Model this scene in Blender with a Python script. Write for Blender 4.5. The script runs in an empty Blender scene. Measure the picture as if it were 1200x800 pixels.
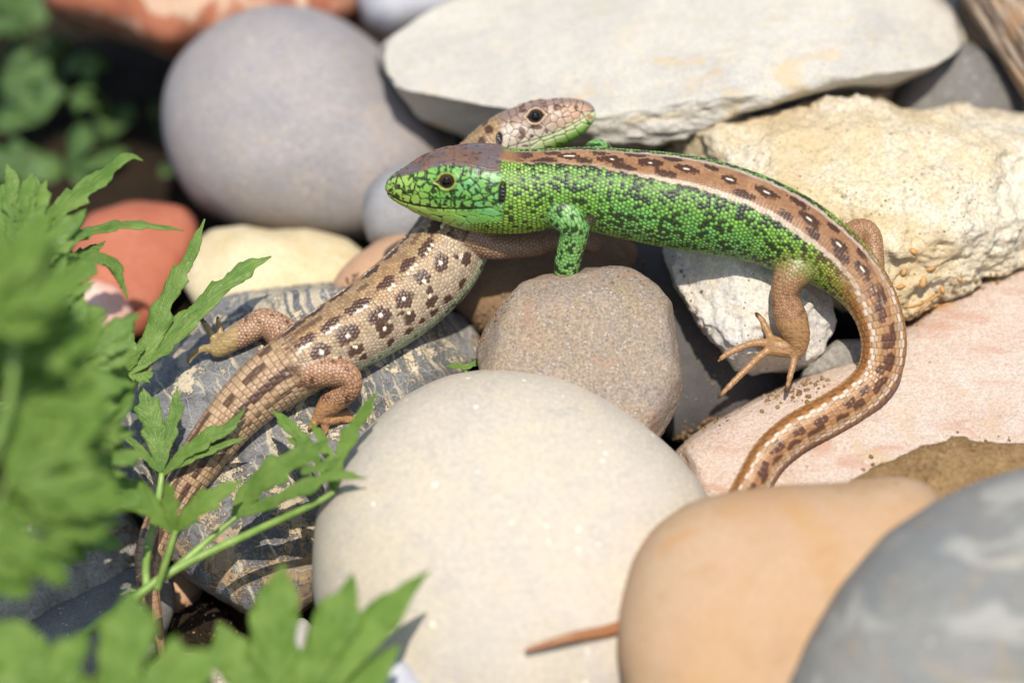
import bpy, bmesh, math, random
import numpy as np
from mathutils import Vector, Matrix
from mathutils.bvhtree import BVHTree

# ------------------------------------------------------------------ camera, sky, sun, exposure
PX = 0.1417e-3            # one photo pixel at the plane of focus, in metres
DIST = 0.800              # camera to plane of focus
DPX = DIST / PX
PITCH = math.radians(30)  # camera looks 30 degrees down
LIFT = 0.060              # height of the focus centre above the garden soil
RIGHT = np.array([1.0, 0, 0])
UP = np.array([0, math.sin(PITCH), math.cos(PITCH)])
FWD = np.array([0, math.cos(PITCH), -math.sin(PITCH)])
ORG = np.array([0, 0, LIFT])
BASIS = np.stack([RIGHT, UP, FWD])          # rows: frame axes in world

scene = bpy.context.scene
col = scene.collection
cam_data = bpy.data.cameras.new('camera')
cam = bpy.data.objects.new('camera', cam_data)
col.objects.link(cam)
cam.matrix_world = Matrix((( 1, 0, 0, 0), (0, UP[1], -FWD[1], ORG[1] - FWD[1] * DIST),
                           (0, UP[2], -FWD[2], ORG[2] - FWD[2] * DIST), (0, 0, 0, 1)))
cam_data.sensor_width = 36.0
cam_data.lens = 36.0 * DIST / (1200 * PX)
cam_data.clip_start = 0.05
cam_data.clip_end = 200.0
cam_data.dof.use_dof = True
cam_data.dof.focus_distance = DIST
cam_data.dof.aperture_fstop = 6.6
scene.camera = cam

SUN_EL, SUN_AZ = math.radians(57), math.radians(4)    # azimuth: 0 = straight behind the camera, + = from its right
world = bpy.data.worlds.new('World')
scene.world = world
world.use_nodes = True
wn = world.node_tree
bg = wn.nodes['Background']
sky = wn.nodes.new('ShaderNodeTexSky')
sky.sky_type = 'NISHITA'
sky.sun_disc = False
sky.sun_elevation = SUN_EL
to_sun = Vector((math.sin(SUN_AZ) * math.cos(SUN_EL), -math.cos(SUN_AZ) * math.cos(SUN_EL), math.sin(SUN_EL)))
sky.sun_rotation = math.atan2(to_sun.x, to_sun.y)
wn.links.new(sky.outputs[0], bg.inputs[0])
bg.inputs[1].default_value = 0.15
sun_data = bpy.data.lights.new('sun', 'SUN')
sun_data.energy = 4.3
sun_data.angle = math.radians(0.53)
sun_data.color = (1.0, 0.945, 0.86)
sun = bpy.data.objects.new('sun', sun_data)
col.objects.link(sun)
sun.rotation_euler = to_sun.to_track_quat('Z', 'Y').to_euler()
vs = scene.view_settings
vs.view_transform = 'Standard'
vs.look = 'None'
vs.exposure = 0.10
vs.gamma = 1.0
vs.use_curve_mapping = False

# ------------------------------------------------------------------ helpers
def fr(px, py, z=0.0):
    """photo pixel + distance behind the focus plane (in pixel units) -> camera-aligned frame, pixel units"""
    k = 1.0 + z / DPX
    return np.array([(px - 600.0) * k, (400.0 - py) * k, z], dtype=float)

def to_world(p):
    return np.asarray(p, dtype=float) @ BASIS * PX + ORG

def to_frame(w):
    return (np.asarray(w, dtype=float) - ORG) / PX @ BASIS.T

def lin(r, g, b):
    f = lambda c: (c / 255.0) / 12.92 if c <= 10.3 else ((c / 255.0 + 0.055) / 1.055) ** 2.4
    return np.array([f(r), f(g), f(b)])

def smoothstep(a, b, x):
    t = np.clip((x - a) / (b - a), 0, 1)
    return t * t * (3 - 2 * t)

def hash01(*k):
    h = np.zeros(np.broadcast(*[np.asarray(a) for a in k]).shape, dtype=np.uint64)
    for n, a in enumerate(k):
        h = (h + np.asarray(a).astype(np.int64).astype(np.uint64) * np.uint64([73856093, 19349663, 83492791, 2654435761][n])) & np.uint64(0xFFFFFFFF)
        h = ((h ^ (h >> np.uint64(15))) * np.uint64(2246822519)) & np.uint64(0xFFFFFFFF)
        h = ((h ^ (h >> np.uint64(13))) * np.uint64(3266489917)) & np.uint64(0xFFFFFFFF)
        h = h ^ (h >> np.uint64(16))
    return h.astype(np.float64) / 4294967295.0

def noise3(p, seed=0):
    """smooth value noise in [-1, 1], vectorised"""
    p = np.asarray(p, dtype=float)
    i = np.floor(p).astype(np.int64)
    f = p - i
    f = f * f * f * (f * (f * 6 - 15) + 10)
    out = np.zeros(len(p))
    for dx in (0, 1):
        wx = f[:, 0] if dx else 1 - f[:, 0]
        for dy in (0, 1):
            wy = f[:, 1] if dy else 1 - f[:, 1]
            for dz in (0, 1):
                wz = f[:, 2] if dz else 1 - f[:, 2]
                out += wx * wy * wz * hash01(i[:, 0] + dx + 1000, i[:, 1] + dy + 1000, i[:, 2] + dz + 1000, np.full(len(p), seed + 11))
    return out * 2 - 1

def fbm(p, octaves=4, seed=0, gain=0.5):
    out, a, tot = 0.0, 1.0, 0.0
    for o in range(octaves):
        out = out + a * noise3(p * 2.0 ** o + 17.3 * o, seed + o)
        tot += a
        a *= gain
    return out / tot

def tag(o, label=None, cat=None, group=None, kind=None):
    if label: o['label'] = label
    if cat: o['category'] = cat
    if group: o['group'] = group
    if kind: o['kind'] = kind
    return o

def mesh_from(name, verts, faces, mat=None, smooth=True):
    me = bpy.data.meshes.new(name)
    verts = np.asarray(verts, dtype=np.float32)
    if isinstance(faces, np.ndarray):
        n = faces.shape[1]
        me.vertices.add(len(verts)); me.vertices.foreach_set('co', verts.ravel())
        me.loops.add(faces.size); me.loops.foreach_set('vertex_index', faces.ravel().astype(np.int32))
        me.polygons.add(len(faces))
        me.polygons.foreach_set('loop_start', np.arange(0, faces.size, n, dtype=np.int32))
        me.polygons.foreach_set('loop_total', np.full(len(faces), n, dtype=np.int32))
        me.update(calc_edges=True)
    else:
        me.from_pydata(verts.tolist(), [], faces)
    me.polygons.foreach_set('use_smooth', np.full(len(me.polygons), smooth))
    if mat: me.materials.append(mat)
    me.update()
    return me

def place(name, frame_verts, faces, mat, origin=None, parent=None, smooth=True):
    """mesh object from vertices given in the pixel frame; origin (frame) defaults to the lowest centre"""
    w = to_world(frame_verts)
    if parent is not None:
        o0 = np.array(parent.location)
        if parent.parent is not None: o0 = o0 + np.array(parent.parent.location)
        base = w.mean(0)
    else:
        o0 = np.zeros(3)
        base = np.array([w[:, 0].mean(), w[:, 1].mean(), w[:, 2].min()]) if origin is None else to_world(origin)
    ob = bpy.data.objects.new(name, mesh_from(name, w - base, faces, mat, smooth))
    col.objects.link(ob)
    if parent is not None: ob.parent = parent
    ob.location = base - o0
    return ob

def empty(name, frame_pos):
    o = bpy.data.objects.new(name, None)
    o.empty_display_size = 0.01
    col.objects.link(o)
    o.location = to_world(frame_pos)
    return o

# ------------------------------------------------------------------ material helpers
class NT:
    def __init__(self, name):
        self.mat = bpy.data.materials.new(name)
        self.mat.use_nodes = True
        self.t = self.mat.node_tree
        self.b = self.t.nodes['Principled BSDF']
    def node(self, kind, **kw):
        n = self.t.nodes.new('ShaderNode' + kind)
        for k, v in kw.items(): setattr(n, k, v)
        return n
    def link(self, a, b): self.t.links.new(a, b)
    def setin(self, node, key, v):
        if hasattr(v, 'is_linked') or isinstance(v, bpy.types.NodeSocket): self.link(v, node.inputs[key])
        else: node.inputs[key].default_value = v
    def coords(self, scale=(1000, 1000, 1000), rot=(0, 0, 0), loc=(0, 0, 0)):
        tc = self.node('TexCoord'); m = self.node('Mapping')
        self.link(tc.outputs['Object'], m.inputs[0])
        m.inputs['Scale'].default_value = scale; m.inputs['Rotation'].default_value = rot; m.inputs['Location'].default_value = loc
        return m.outputs[0]
    def noise(self, vec, scale, detail=4, rough=0.55, dist=0.0):
        n = self.node('TexNoise'); self.link(vec, n.inputs['Vector'])
        n.inputs['Scale'].default_value = scale; n.inputs['Detail'].default_value = detail
        n.inputs['Roughness'].default_value = rough; n.inputs['Distortion'].default_value = dist
        return n.outputs['Fac']
    def vor(self, vec, scale, feature='F1', rnd=1.0, out='Distance'):
        n = self.node('TexVoronoi'); n.feature = feature; self.link(vec, n.inputs['Vector'])
        n.inputs['Scale'].default_value = scale; n.inputs['Randomness'].default_value = rnd
        return n.outputs[out]
    def ramp(self, v, a, b, lo=0.0, hi=1.0):
        n = self.node('MapRange'); n.interpolation_type = 'SMOOTHSTEP'
        self.link(v, n.inputs[0]); n.inputs[1].default_value = a; n.inputs[2].default_value = b
        n.inputs[3].default_value = lo; n.inputs[4].default_value = hi
        return n.outputs[0]
    def math(self, op, a, b=0.0):
        n = self.node('Math'); n.operation = op
        self.setin(n, 0, a); self.setin(n, 1, b)
        return n.outputs[0]
    def mix(self, f, a, b):
        n = self.node('Mix'); n.data_type = 'RGBA'
        self.setin(n, 0, f)
        for k, v in ((6, a), (7, b)):
            if isinstance(v, bpy.types.NodeSocket): self.link(v, n.inputs[k])
            else: n.inputs[k].default_value = (*[float(c) for c in v], 1.0)
        return n.outputs[2]
    def bump(self, h, dist, strength=1.0, normal=None):
        n = self.node('Bump'); self.link(h, n.inputs['Height'])
        n.inputs['Distance'].default_value = dist; n.inputs['Strength'].default_value = strength
        if normal is not None: self.link(normal, n.inputs['Normal'])
        return n.outputs[0]
    def done(self, color, rough=0.8, normal=None, spec=0.3):
        if isinstance(color, bpy.types.NodeSocket): self.link(color, self.b.inputs['Base Color'])
        else: self.b.inputs['Base Color'].default_value = (*color, 1)
        self.setin(self.b, 'Roughness', rough)
        self.b.inputs['Specular IOR Level'].default_value = spec
        if normal is not None: self.link(normal, self.b.inputs['Normal'])
        return self.mat

def stone_mat(name, c1, c2, c3, s1=0.06, s2=0.25, patch=0.45, grain=0.12, gscale=2.2, specks=(), bump=0.12, rough=0.8, spec=0.25, warp=0.6, extra=None):
    """c1/c2 broad mottling, c3 smaller patches, grain = fine light/dark mineral grain, specks = (colour, scale, size)"""
    m = NT(name)
    v = m.coords()
    big = m.ramp(m.noise(v, s1, 5, 0.6, warp), 0.33, 0.67)
    c = m.mix(big, c1, c2)
    c = m.mix(m.math('MULTIPLY', m.ramp(m.noise(v, s2, 6, 0.65, warp), 0.5, 0.72), patch), c, c3)
    g = m.noise(v, gscale, 6, 0.75)
    lo = m.node('MixRGB'); lo.blend_type = 'MULTIPLY'; lo.inputs[0].default_value = 1.0
    gg = m.ramp(g, 0.25, 0.75, 1.0 - grain * 1.6, 1.0 + grain * 1.3)
    comb = m.node('CombineColor')
    for i in range(3): m.link(gg, comb.inputs[i])
    m.link(c, lo.inputs[1]); m.link(comb.outputs[0], lo.inputs[2])
    c = lo.outputs[0]
    for (sc, scale, size) in specks:
        d = m.vor(v, scale)
        f = m.ramp(d, size * 0.6, size, 1.0, 0.0)
        f = m.math('MULTIPLY', f, m.ramp(m.noise(v, scale * 0.31, 2), 0.48, 0.6))
        c = m.mix(f, c, sc)
    hgt = m.math('ADD', m.noise(v, gscale * 0.35, 8, 0.7), m.math('MULTIPLY', g, 0.4))
    pits = m.math('MULTIPLY', m.ramp(m.vor(v, 0.55), 0.05, 0.22, 1.0, 0.0), m.ramp(m.noise(v, 0.16, 3), 0.52, 0.66))
    c = m.mix(m.math('MULTIPLY', pits, 0.35), c, m.mix(0.6, c, (0.05, 0.04, 0.03)))
    stain = m.ramp(m.noise(v, 0.028, 6, 0.7, 1.5), 0.52, 0.70)
    c = m.mix(m.math('MULTIPLY', stain, 0.22), c, m.mix(0.5, c, (0.12, 0.09, 0.06)))
    hgt = m.math('SUBTRACT', hgt, m.math('MULTIPLY', pits, 0.5))
    if extra: c, hgt = extra(m, v, c, hgt)
    nrm = m.bump(hgt, bump * 1e-3, 1.0)
    return m.done(c, rough, nrm, spec)

# ------------------------------------------------------------------ star-shaped stones
_ico = {}
def ico(n):
    if n not in _ico:
        bm = bmesh.new()
        bmesh.ops.create_icosphere(bm, subdivisions=n, radius=1.0)
        bm.verts.ensure_lookup_table()
        v = np.array([p.co[:] for p in bm.verts]); f = np.array([[q.index for q in p.verts] for p in bm.faces], dtype=np.int32)
        bm.free()
        v /= np.linalg.norm(v, axis=1)[:, None]
        _ico[n] = (v, f)
    return _ico[n]

def outline_radius(poly, sigma):
    """poly (n,2) about 0, star-shaped -> function of angle"""
    A = np.linspace(-np.pi, np.pi, 1440, endpoint=False)
    d = np.stack([np.cos(A), np.sin(A)], 1)
    R = np.zeros(len(A))
    for k in range(len(poly)):
        p, q = poly[k], poly[(k + 1) % len(poly)]
        e = q - p
        den = d[:, 0] * e[1] - d[:, 1] * e[0]
        den = np.where(np.abs(den) < 1e-9, 1e-9, den)
        t = (p[0] * e[1] - p[1] * e[0]) / den
        u = (p[0] * d[:, 1] - p[1] * d[:, 0]) / den
        ok = (t > 0) & (u >= -1e-6) & (u <= 1 + 1e-6)
        R = np.where(ok & (t > R), t, R)
    w = np.arange(-180, 181); k = np.exp(-0.5 * (w / max(sigma * 4, 1e-3)) ** 2); k /= k.sum()
    R = np.convolve(np.concatenate([R[-180:], R, R[:180]]), k, 'valid')
    return lambda a: np.interp(a, A, R, period=2 * np.pi)

STONES = []
def stone(name, label, pts, zc, tf, tb, mat, centre=None, gy=0.0, gx=0.0, n=2.3, sigma=3.0, sub=6, rough=(), cuts=(), facets=None, seed=0, cat='stone', group=None, shape=None, kind=None):
    """solid stone whose outline seen from the photo follows pts (pixels) at its own distance zc; tf/tb = half thickness towards / away
    gy, gx lean the body; rough = (amplitude, wavelength, octaves) in px; cuts = flat faces (normal, point px,py,z)"""
    pts = np.array(pts, dtype=float)
    if centre is None: centre = pts.mean(0)
    k = 1 + zc / DPX
    c = fr(centre[0], centre[1], zc)
    poly = (pts - np.array(centre)) * np.array([k, -k])
    Rf = outline_radius(poly, sigma)
    v, f = ico(sub)
    # denser toward the camera is not needed; spread directions evenly over the flattened body
    rm = np.abs(poly).max()
    d = v * np.array([rm, rm, 0.5 * (tf + tb)]); d /= np.linalg.norm(d, axis=1)[:, None]
    ang = np.arctan2(d[:, 1], d[:, 0]); h = np.hypot(d[:, 0], d[:, 1])
    T = np.where(d[:, 2] < 0, tf, tb)
    r = ((h / Rf(ang)) ** n + (np.abs(d[:, 2]) / T) ** n) ** (-1.0 / n)
    p = d * r[:, None]
    for cut in cuts:
        un = lambda q: (lambda e: e - np.array([0, 0, gy * e[1] + gx * e[0]]))(fr(*q) - c)
        if len(cut) == 4:                       # three points on the flat face
            A, B, C = un(cut[0]), un(cut[1]), un(cut[2]); soft = cut[3]
            nv = np.cross(B - A, C - A); nv /= np.linalg.norm(nv); pt = A
            if nv @ A < 0: nv = -nv
        else:
            nv, pt, soft = np.array(cut[0], dtype=float), un(cut[1]), cut[2]
            nv /= np.linalg.norm(nv)
        e = (p - pt) @ nv
        e = np.where(e > -soft, (e + soft) ** 2 / (4 * soft) * (e < soft) + e * (e >= soft), 0)
        p = p - e[:, None] * nv
    if facets is not None:                      # chipped, broken faces
        cnt, dep, soft = facets
        rs = np.random.RandomState(seed * 13 + 1)
        for _ in range(cnt):
            nv = rs.randn(3); nv[2] = -abs(nv[2]) * 0.9 - 0.15; nv /= np.linalg.norm(nv)
            e = p @ nv - (p @ nv).max() * (1 - dep * (0.5 + rs.rand()))
            e = np.where(e > -soft, (e + soft) ** 2 / (4 * soft) * (e < soft) + e * (e >= soft), 0)
            p = p - e[:, None] * nv
    if shape is not None: p = shape(p, c)
    u = p / np.linalg.norm(p, axis=1)[:, None]
    for (amp, wl, octv) in rough:
        p = p + u * (amp * fbm((p + c) / wl + seed * 7.7, octv, seed))[:, None]
    p[:, 2] += gy * p[:, 1] + gx * p[:, 0]
    ob = place(name, p + c, f, mat)
    tag(ob, label, cat, group, kind)
    STONES.append(ob)
    return ob

def bvh_of(obs):
    V, F, o = [], [], 0
    for ob in obs:
        n = len(ob.data.vertices); a = np.empty(n * 3, dtype=np.float32); ob.data.vertices.foreach_get('co', a)
        w = a.reshape(-1, 3) + np.array(ob.location)
        V.append(to_frame(w))
        li = np.empty(len(ob.data.loops), dtype=np.int32); ob.data.loops.foreach_get('vertex_index', li)
        F.append(li.reshape(-1, 3) + o)
        o += n
    return BVHTree.FromPolygons(np.concatenate(V).tolist(), np.concatenate(F).tolist(), all_triangles=True)

def depth_at(bvh, px, py):
    """frame depth of the surface met by the sight line through a photo pixel"""
    a = Vector(fr(px, py, -3000)); b = Vector(fr(px, py, 3000))
    hit = bvh.ray_cast(a, (b - a).normalized())
    return hit[0]
# ------------------------------------------------------------------ stone materials
M = {}
M['boulder'] = stone_mat('grey_boulder_rock', lin(162, 154, 150), lin(150, 145, 144), lin(172, 158, 142), 0.07, 0.16, 0.7, 0.16, 1.4,
                         specks=((lin(182, 176, 174), 0.5, 0.18), (lin(120, 114, 112), 0.4, 0.16)), bump=0.14)
M['bluegrey'] = stone_mat('blue_grey_rock', lin(160, 158, 158), lin(146, 144, 144), lin(172, 168, 162), 0.1, 0.3, 0.4, 0.10, 2.0)
M['cream'] = stone_mat('cream_rock', lin(214, 199, 162), lin(200, 180, 138), lin(222, 212, 186), 0.08, 0.3, 0.5, 0.12, 1.6, bump=0.2)
M['tan'] = stone_mat('tan_rock', lin(190, 152, 120), lin(170, 135, 108), lin(205, 170, 140), 0.1, 0.3, 0.4, 0.12, 2.0)

def slab_extra(m, v, c, h):
    st = m.coords((1000, 1000, 1000), (0.5, 0.2, 0.3))
    mp = m.node('Mapping'); m.link(st, mp.inputs[0]); mp.inputs['Scale'].default_value = (1, 1, 4.5)
    n = m.noise(mp.outputs[0], 0.16, 6, 0.7)
    c = m.mix(m.math('MULTIPLY', m.ramp(n, 0.52, 0.74), 0.5), c, lin(190, 172, 138))
    rust = m.ramp(m.noise(v, 0.07, 3, 0.5, 1.2), 0.60, 0.72)
    c = m.mix(m.math('MULTIPLY', rust, 0.55), c, lin(208, 178, 126))
    return c, m.math('ADD', h, m.math('MULTIPLY', n, 1.2))
M['slab'] = stone_mat('pale_quartzite', lin(208, 200, 185), lin(192, 186, 175), lin(216, 203, 176), 0.06, 0.3, 0.55, 0.15, 2.0, bump=0.34, extra=slab_extra)

def crust_extra(m, v, c, h):
    ochre = m.ramp(m.noise(v, 0.055, 4, 0.6, 0.8), 0.42, 0.62)
    c = m.mix(m.math('MULTIPLY', ochre, 0.55), c, lin(212, 186, 140))
    pit = m.ramp(m.vor(v, 0.9), 0.08, 0.26, 1.0, 0.0)
    pit = m.math('MULTIPLY', pit, m.ramp(m.noise(v, 0.3, 3), 0.5, 0.62))
    c = m.mix(m.math('MULTIPLY', pit, 0.75), c, lin(120, 108, 98))
    gr = m.ramp(m.noise(v, 1.5, 4, 0.7), 0.60, 0.7)
    c = m.mix(m.math('MULTIPLY', gr, 0.35), c, lin(172, 162, 150))
    return c, m.math('SUBTRACT', m.math('MULTIPLY', h, 1.6), m.math('MULTIPLY', pit, 0.5))
M['crust'] = stone_mat('crusty_limestone', lin(236, 224, 199), lin(231, 209, 166), lin(242, 236, 224), 0.06, 0.22, 0.6, 0.28, 1.5, bump=0.55, rough=0.9, extra=crust_extra)
M['white'] = stone_mat('rough_white_limestone', lin(220, 214, 204), lin(214, 202, 180), lin(196, 190, 188), 0.10, 0.3, 0.55, 0.18, 1.8, bump=0.5, rough=0.9,
                       specks=((lin(120, 112, 108), 0.9, 0.2),))

def mid_extra(m, v, c, h):
    r = m.ramp(m.noise(v, 0.16, 3, 0.5, 0.5), 0.58, 0.7)
    c = m.mix(m.math('MULTIPLY', r, 0.35), c, lin(160, 118, 92))
    return c, h
M['mid'] = stone_mat('brown_grey_sandstone', lin(152, 138, 124), lin(158, 138, 114), lin(130, 121, 115), 0.08, 0.4, 0.6, 0.36, 2.2,
                     specks=((lin(215, 208, 200), 1.5, 0.2), (lin(98, 84, 74), 1.1, 0.18)), bump=0.16, extra=mid_extra)
M['dark'] = stone_mat('dark_grey_rock', lin(92, 88, 84), lin(76, 74, 73), lin(104, 94, 84), 0.07, 0.3, 0.5, 0.14, 2.2, specks=((lin(140, 138, 136), 0.9, 0.12),), bump=0.08, rough=0.7)
M['umber'] = stone_mat('brown_rock', lin(140, 112, 84), lin(116, 90, 68), lin(160, 130, 92), 0.09, 0.35, 0.5, 0.18, 2.2, bump=0.2)
M['pale'] = stone_mat('pale_limestone', lin(190, 180, 165), lin(196, 184, 162), lin(176, 168, 160), 0.07, 0.2, 0.6, 0.12, 1.4,
                      specks=((lin(236, 228, 208), 0.28, 0.14), (lin(188, 172, 156), 0.35, 0.12)), bump=0.06)

def orange_extra(m, v, c, h):
    o = m.ramp(m.noise(v, 0.035, 4, 0.55, 1.0), 0.46, 0.64)
    c = m.mix(m.math('MULTIPLY', o, 0.6), c, lin(184, 138, 84))
    return c, h
M['orange'] = stone_mat('orange_sandstone', lin(182, 148, 112), lin(184, 154, 124), lin(168, 134, 96), 0.05, 0.16, 0.5, 0.08, 1.4, bump=0.06, extra=orange_extra)

def band_extra(m, v, c, h):
    mp = m.node('Mapping'); m.link(v, mp.inputs[0])
    mp.inputs['Rotation'].default_value = (0.0, 0.62, 0.0); mp.inputs['Scale'].default_value = (0.28, 0.5, 1.0)
    n = m.noise(mp.outputs[0], 0.16, 4, 0.6, 0.8)
    c = m.mix(m.math('MULTIPLY', m.ramp(n, 0.40, 0.66), 0.45), c, lin(112, 114, 114))
    c = m.mix(m.math('MULTIPLY', m.ramp(m.noise(mp.outputs[0], 0.24, 3, 0.5, 0.6), 0.54, 0.70), 0.5), c, lin(180, 176, 164))
    return c, h
M['banded'] = stone_mat('banded_grey_gneiss', lin(126, 127, 123), lin(138, 135, 127), lin(152, 134, 106), 0.07, 0.13, 0.8, 0.18, 1.2,
                        specks=((lin(205, 200, 184), 0.2, 0.2),), bump=0.06, extra=band_extra)

def pink_extra(m, v, c, h):
    mp = m.node('Mapping'); m.link(v, mp.inputs[0]); mp.inputs['Rotation'].default_value = (0.6, 0.45, 0.2); mp.inputs['Scale'].default_value = (0.35, 0.6, 2.6)
    n = m.noise(mp.outputs[0], 0.2, 6, 0.65, 0.6)
    c = m.mix(m.math('MULTIPLY', m.ramp(n, 0.52, 0.66), 0.6), c, lin(198, 150, 122))
    c = m.mix(m.math('MULTIPLY', m.ramp(m.noise(v, 0.09, 4, 0.6, 0.8), 0.54, 0.68), 0.7), c, lin(206, 178, 138))
    return c, m.math('ADD', h, m.math('MULTIPLY', n, 1.4))
M['pink'] = stone_mat('pink_sandstone', lin(218, 198, 180), lin(212, 186, 166), lin(226, 210, 196), 0.06, 0.3, 0.6, 0.18, 2.0, bump=0.65, rough=0.85,
                      specks=((lin(176, 128, 104), 0.8, 0.12),), extra=pink_extra)

def vein_extra(m, v, c, h):
    # pale calcite streaks, granular beige crust and an ochre weathered lower end over blue-black rock
    def dotv(vec, d):
        n = m.node('Vector' + 'Math'); n.operation = 'DOT_PRODUCT'; m.link(vec, n.inputs[0]); n.inputs[1].default_value = d
        return n.outputs['Value']
    nz = m.node('TexNoise'); m.link(v, nz.inputs['Vector']); nz.inputs['Scale'].default_value = 0.12; nz.inputs['Detail'].default_value = 5
    ad = m.node('Vector' + 'Math'); ad.operation = 'MULTIPLY_ADD'
    m.link(nz.outputs['Color'], ad.inputs[0]); ad.inputs[1].default_value = (5.0, 5.0, 5.0); m.link(v, ad.inputs[2])
    u = dotv(ad.outputs[0], (0.88, 0.24, 0.41)); w = dotv(ad.outputs[0], (-0.42, 0.45, 0.79))
    def streak(fu, fw, a, b, detail=3):
        cb = m.node('CombineXYZ'); m.link(m.math('MULTIPLY', u, fu), cb.inputs[0]); m.link(m.math('MULTIPLY', w, fw), cb.inputs[1])
        return m.ramp(m.noise(cb.outputs[0], 1.0, detail, 0.6, 0.2), a, b)
    wide = streak(0.42, 0.035, 0.56, 0.62, 2)
    fine = streak(1.5, 0.12, 0.54, 0.62, 4)
    tc = m.node('TexCoord'); sep = m.node('SeparateXYZ'); m.link(tc.outputs['Object'], sep.inputs[0])
    right = m.ramp(m.math('ADD', sep.outputs[0], m.math('MULTIPLY', m.math('SUBTRACT', m.noise(v, 0.08, 3), 0.5), 0.02)), 0.002, 0.014)
    gran = m.noise(v, 2.6, 4, 0.75)
    beige = m.mix(m.ramp(gran, 0.35, 0.65), lin(198, 178, 138), lin(224, 212, 186))
    c = m.mix(m.math('MULTIPLY', wide, 0.7), c, beige)
    c = m.mix(m.math('MULTIPLY', fine, m.math('MULTIPLY', right, 0.7)), c, beige)
    low = m.ramp(sep.outputs[2], 0.012, 0.034, 1.0, 0.0)
    crust = m.ramp(m.math('ADD', m.math('ADD', m.noise(v, 0.13, 6, 0.72, 0.4), m.math('MULTIPLY', m.math('SUBTRACT', gran, 0.5), 0.25)), m.math('MULTIPLY', low, 0.09)), 0.53, 0.58)
    ocol = m.mix(low, beige, m.mix(m.ramp(m.noise(v, 0.35, 5, 0.7), 0.42, 0.6), lin(150, 128, 104), lin(184, 152, 108)))
    c = m.mix(m.math('MULTIPLY', crust, 0.88), c, ocol)
    hair = m.ramp(m.vor(ad.outputs[0], 0.22, 'DISTANCE_TO_EDGE'), 0.004, 0.02, 1.0, 0.0)
    c = m.mix(m.math('MULTIPLY', hair, 0.4), c, lin(206, 198, 184))
    return c, m.math('ADD', h, m.math('MULTIPLY', crust, 0.5))
M['vein'] = stone_mat('blue_black_veined_rock', lin(104, 103, 103), lin(138, 137, 137), lin(66, 65, 66), 0.11, 0.4, 0.75, 0.25, 2.4, bump=0.4, rough=0.6, spec=0.4, extra=vein_extra,
                      specks=((lin(190, 190, 192), 1.2, 0.18),))
M['rubble'] = stone_mat('rough_grey_rubble', lin(166, 160, 148), lin(138, 132, 124), lin(120, 112, 96), 0.09, 0.3, 0.6, 0.22, 1.4, bump=0.6, rough=0.9)
M['slate'] = stone_mat('slate_blue_rock', lin(122, 119, 113), lin(106, 103, 98), lin(140, 137, 131), 0.1, 0.4, 0.5, 0.16, 2.2, specks=((lin(180, 184, 186), 0.9, 0.22),), bump=0.15, rough=0.6)
M['speck'] = stone_mat('speckled_pale_rock', lin(214, 202, 180), lin(200, 188, 168), lin(120, 108, 92), 0.2, 0.7, 0.5, 0.3, 2.2, specks=((lin(60, 52, 44), 1.2, 0.22),), bump=0.3)
M['ash'] = stone_mat('ash_grey_rock', lin(190, 190, 194), lin(176, 176, 182), lin(206, 204, 204), 0.1, 0.3, 0.5, 0.08, 2.0)
M['chalk'] = stone_mat('chalk_rock', lin(176, 172, 166), lin(160, 156, 150), lin(190, 186, 180), 0.1, 0.3, 0.5, 0.06, 2.0)

def brick_extra(m, v, c, h):
    d = m.ramp(m.noise(v, 0.12, 4, 0.6, 0.6), 0.48, 0.62)
    c = m.mix(m.math('MULTIPLY', d, 0.8), c, lin(206, 178, 150))
    return c, h
M['brick'] = stone_mat('old_red_brick', lin(172, 108, 80), lin(156, 94, 68), lin(112, 74, 58), 0.08, 0.14, 0.7, 0.16, 1.8, bump=0.4, rough=0.9, extra=brick_extra)
M['terracotta'] = stone_mat('terracotta', lin(176, 106, 80), lin(164, 94, 70), lin(186, 130, 108), 0.06, 0.25, 0.5, 0.10, 2.0)
M['rose'] = stone_mat('rose_rock', lin(226, 186, 168), lin(218, 168, 148), lin(232, 206, 194), 0.08, 0.3, 0.5, 0.08, 2.0)
M['soil'] = stone_mat('garden_soil', lin(46, 38, 29), lin(60, 48, 36), lin(35, 29, 22), 0.12, 0.4, 0.6, 0.3, 1.6, bump=0.8, rough=0.95, spec=0.1)
M['drysoil'] = stone_mat('dry_soil', lin(168, 136, 94), lin(146, 116, 78), lin(186, 156, 116), 0.2, 0.6, 0.6, 0.3, 1.8, bump=0.9, rough=0.95, spec=0.1,
                         specks=((lin(96, 74, 50), 1.0, 0.22),))

# ------------------------------------------------------------------ the ground: garden soil rising under the rockery
def ground_height(x, y):
    """frame-free: world metres -> soil height in metres"""
    yp = y / PX
    h = -400 + 250 * smoothstep(-330, 420, yp)
    return h * PX + LIFT
def build_ground():
    def axis(n, core, far):
        t = np.linspace(-1, 1, n)
        return np.sign(t) * (core * np.abs(t) + far * np.abs(t) ** 9)
    X, Y = np.meshgrid(axis(281, 0.26, 40), axis(281, 0.26, 40))
    p = np.stack([X.ravel(), Y.ravel(), np.zeros(X.size)], 1)
    near = np.exp(-(np.hypot(p[:, 0], p[:, 1]) / 0.5) ** 2)
    p[:, 2] = ground_height(p[:, 0], p[:, 1]) + near * (0.0022 * fbm(p / 0.012, 5, 3) + 0.0016 * np.abs(fbm(p / 0.004, 3, 9)))
    n = X.shape[1]
    i = np.arange(X.size).reshape(X.shape)
    f = np.stack([i[:-1, :-1], i[:-1, 1:], i[1:, 1:], i[1:, :-1]], -1).reshape(-1, 4)
    ob = bpy.data.objects.new('ground', mesh_from('ground', p, f, M['soil']))
    col.objects.link(ob)
    tag(ob, kind='structure')
    return ob
ground = build_ground()

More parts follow.
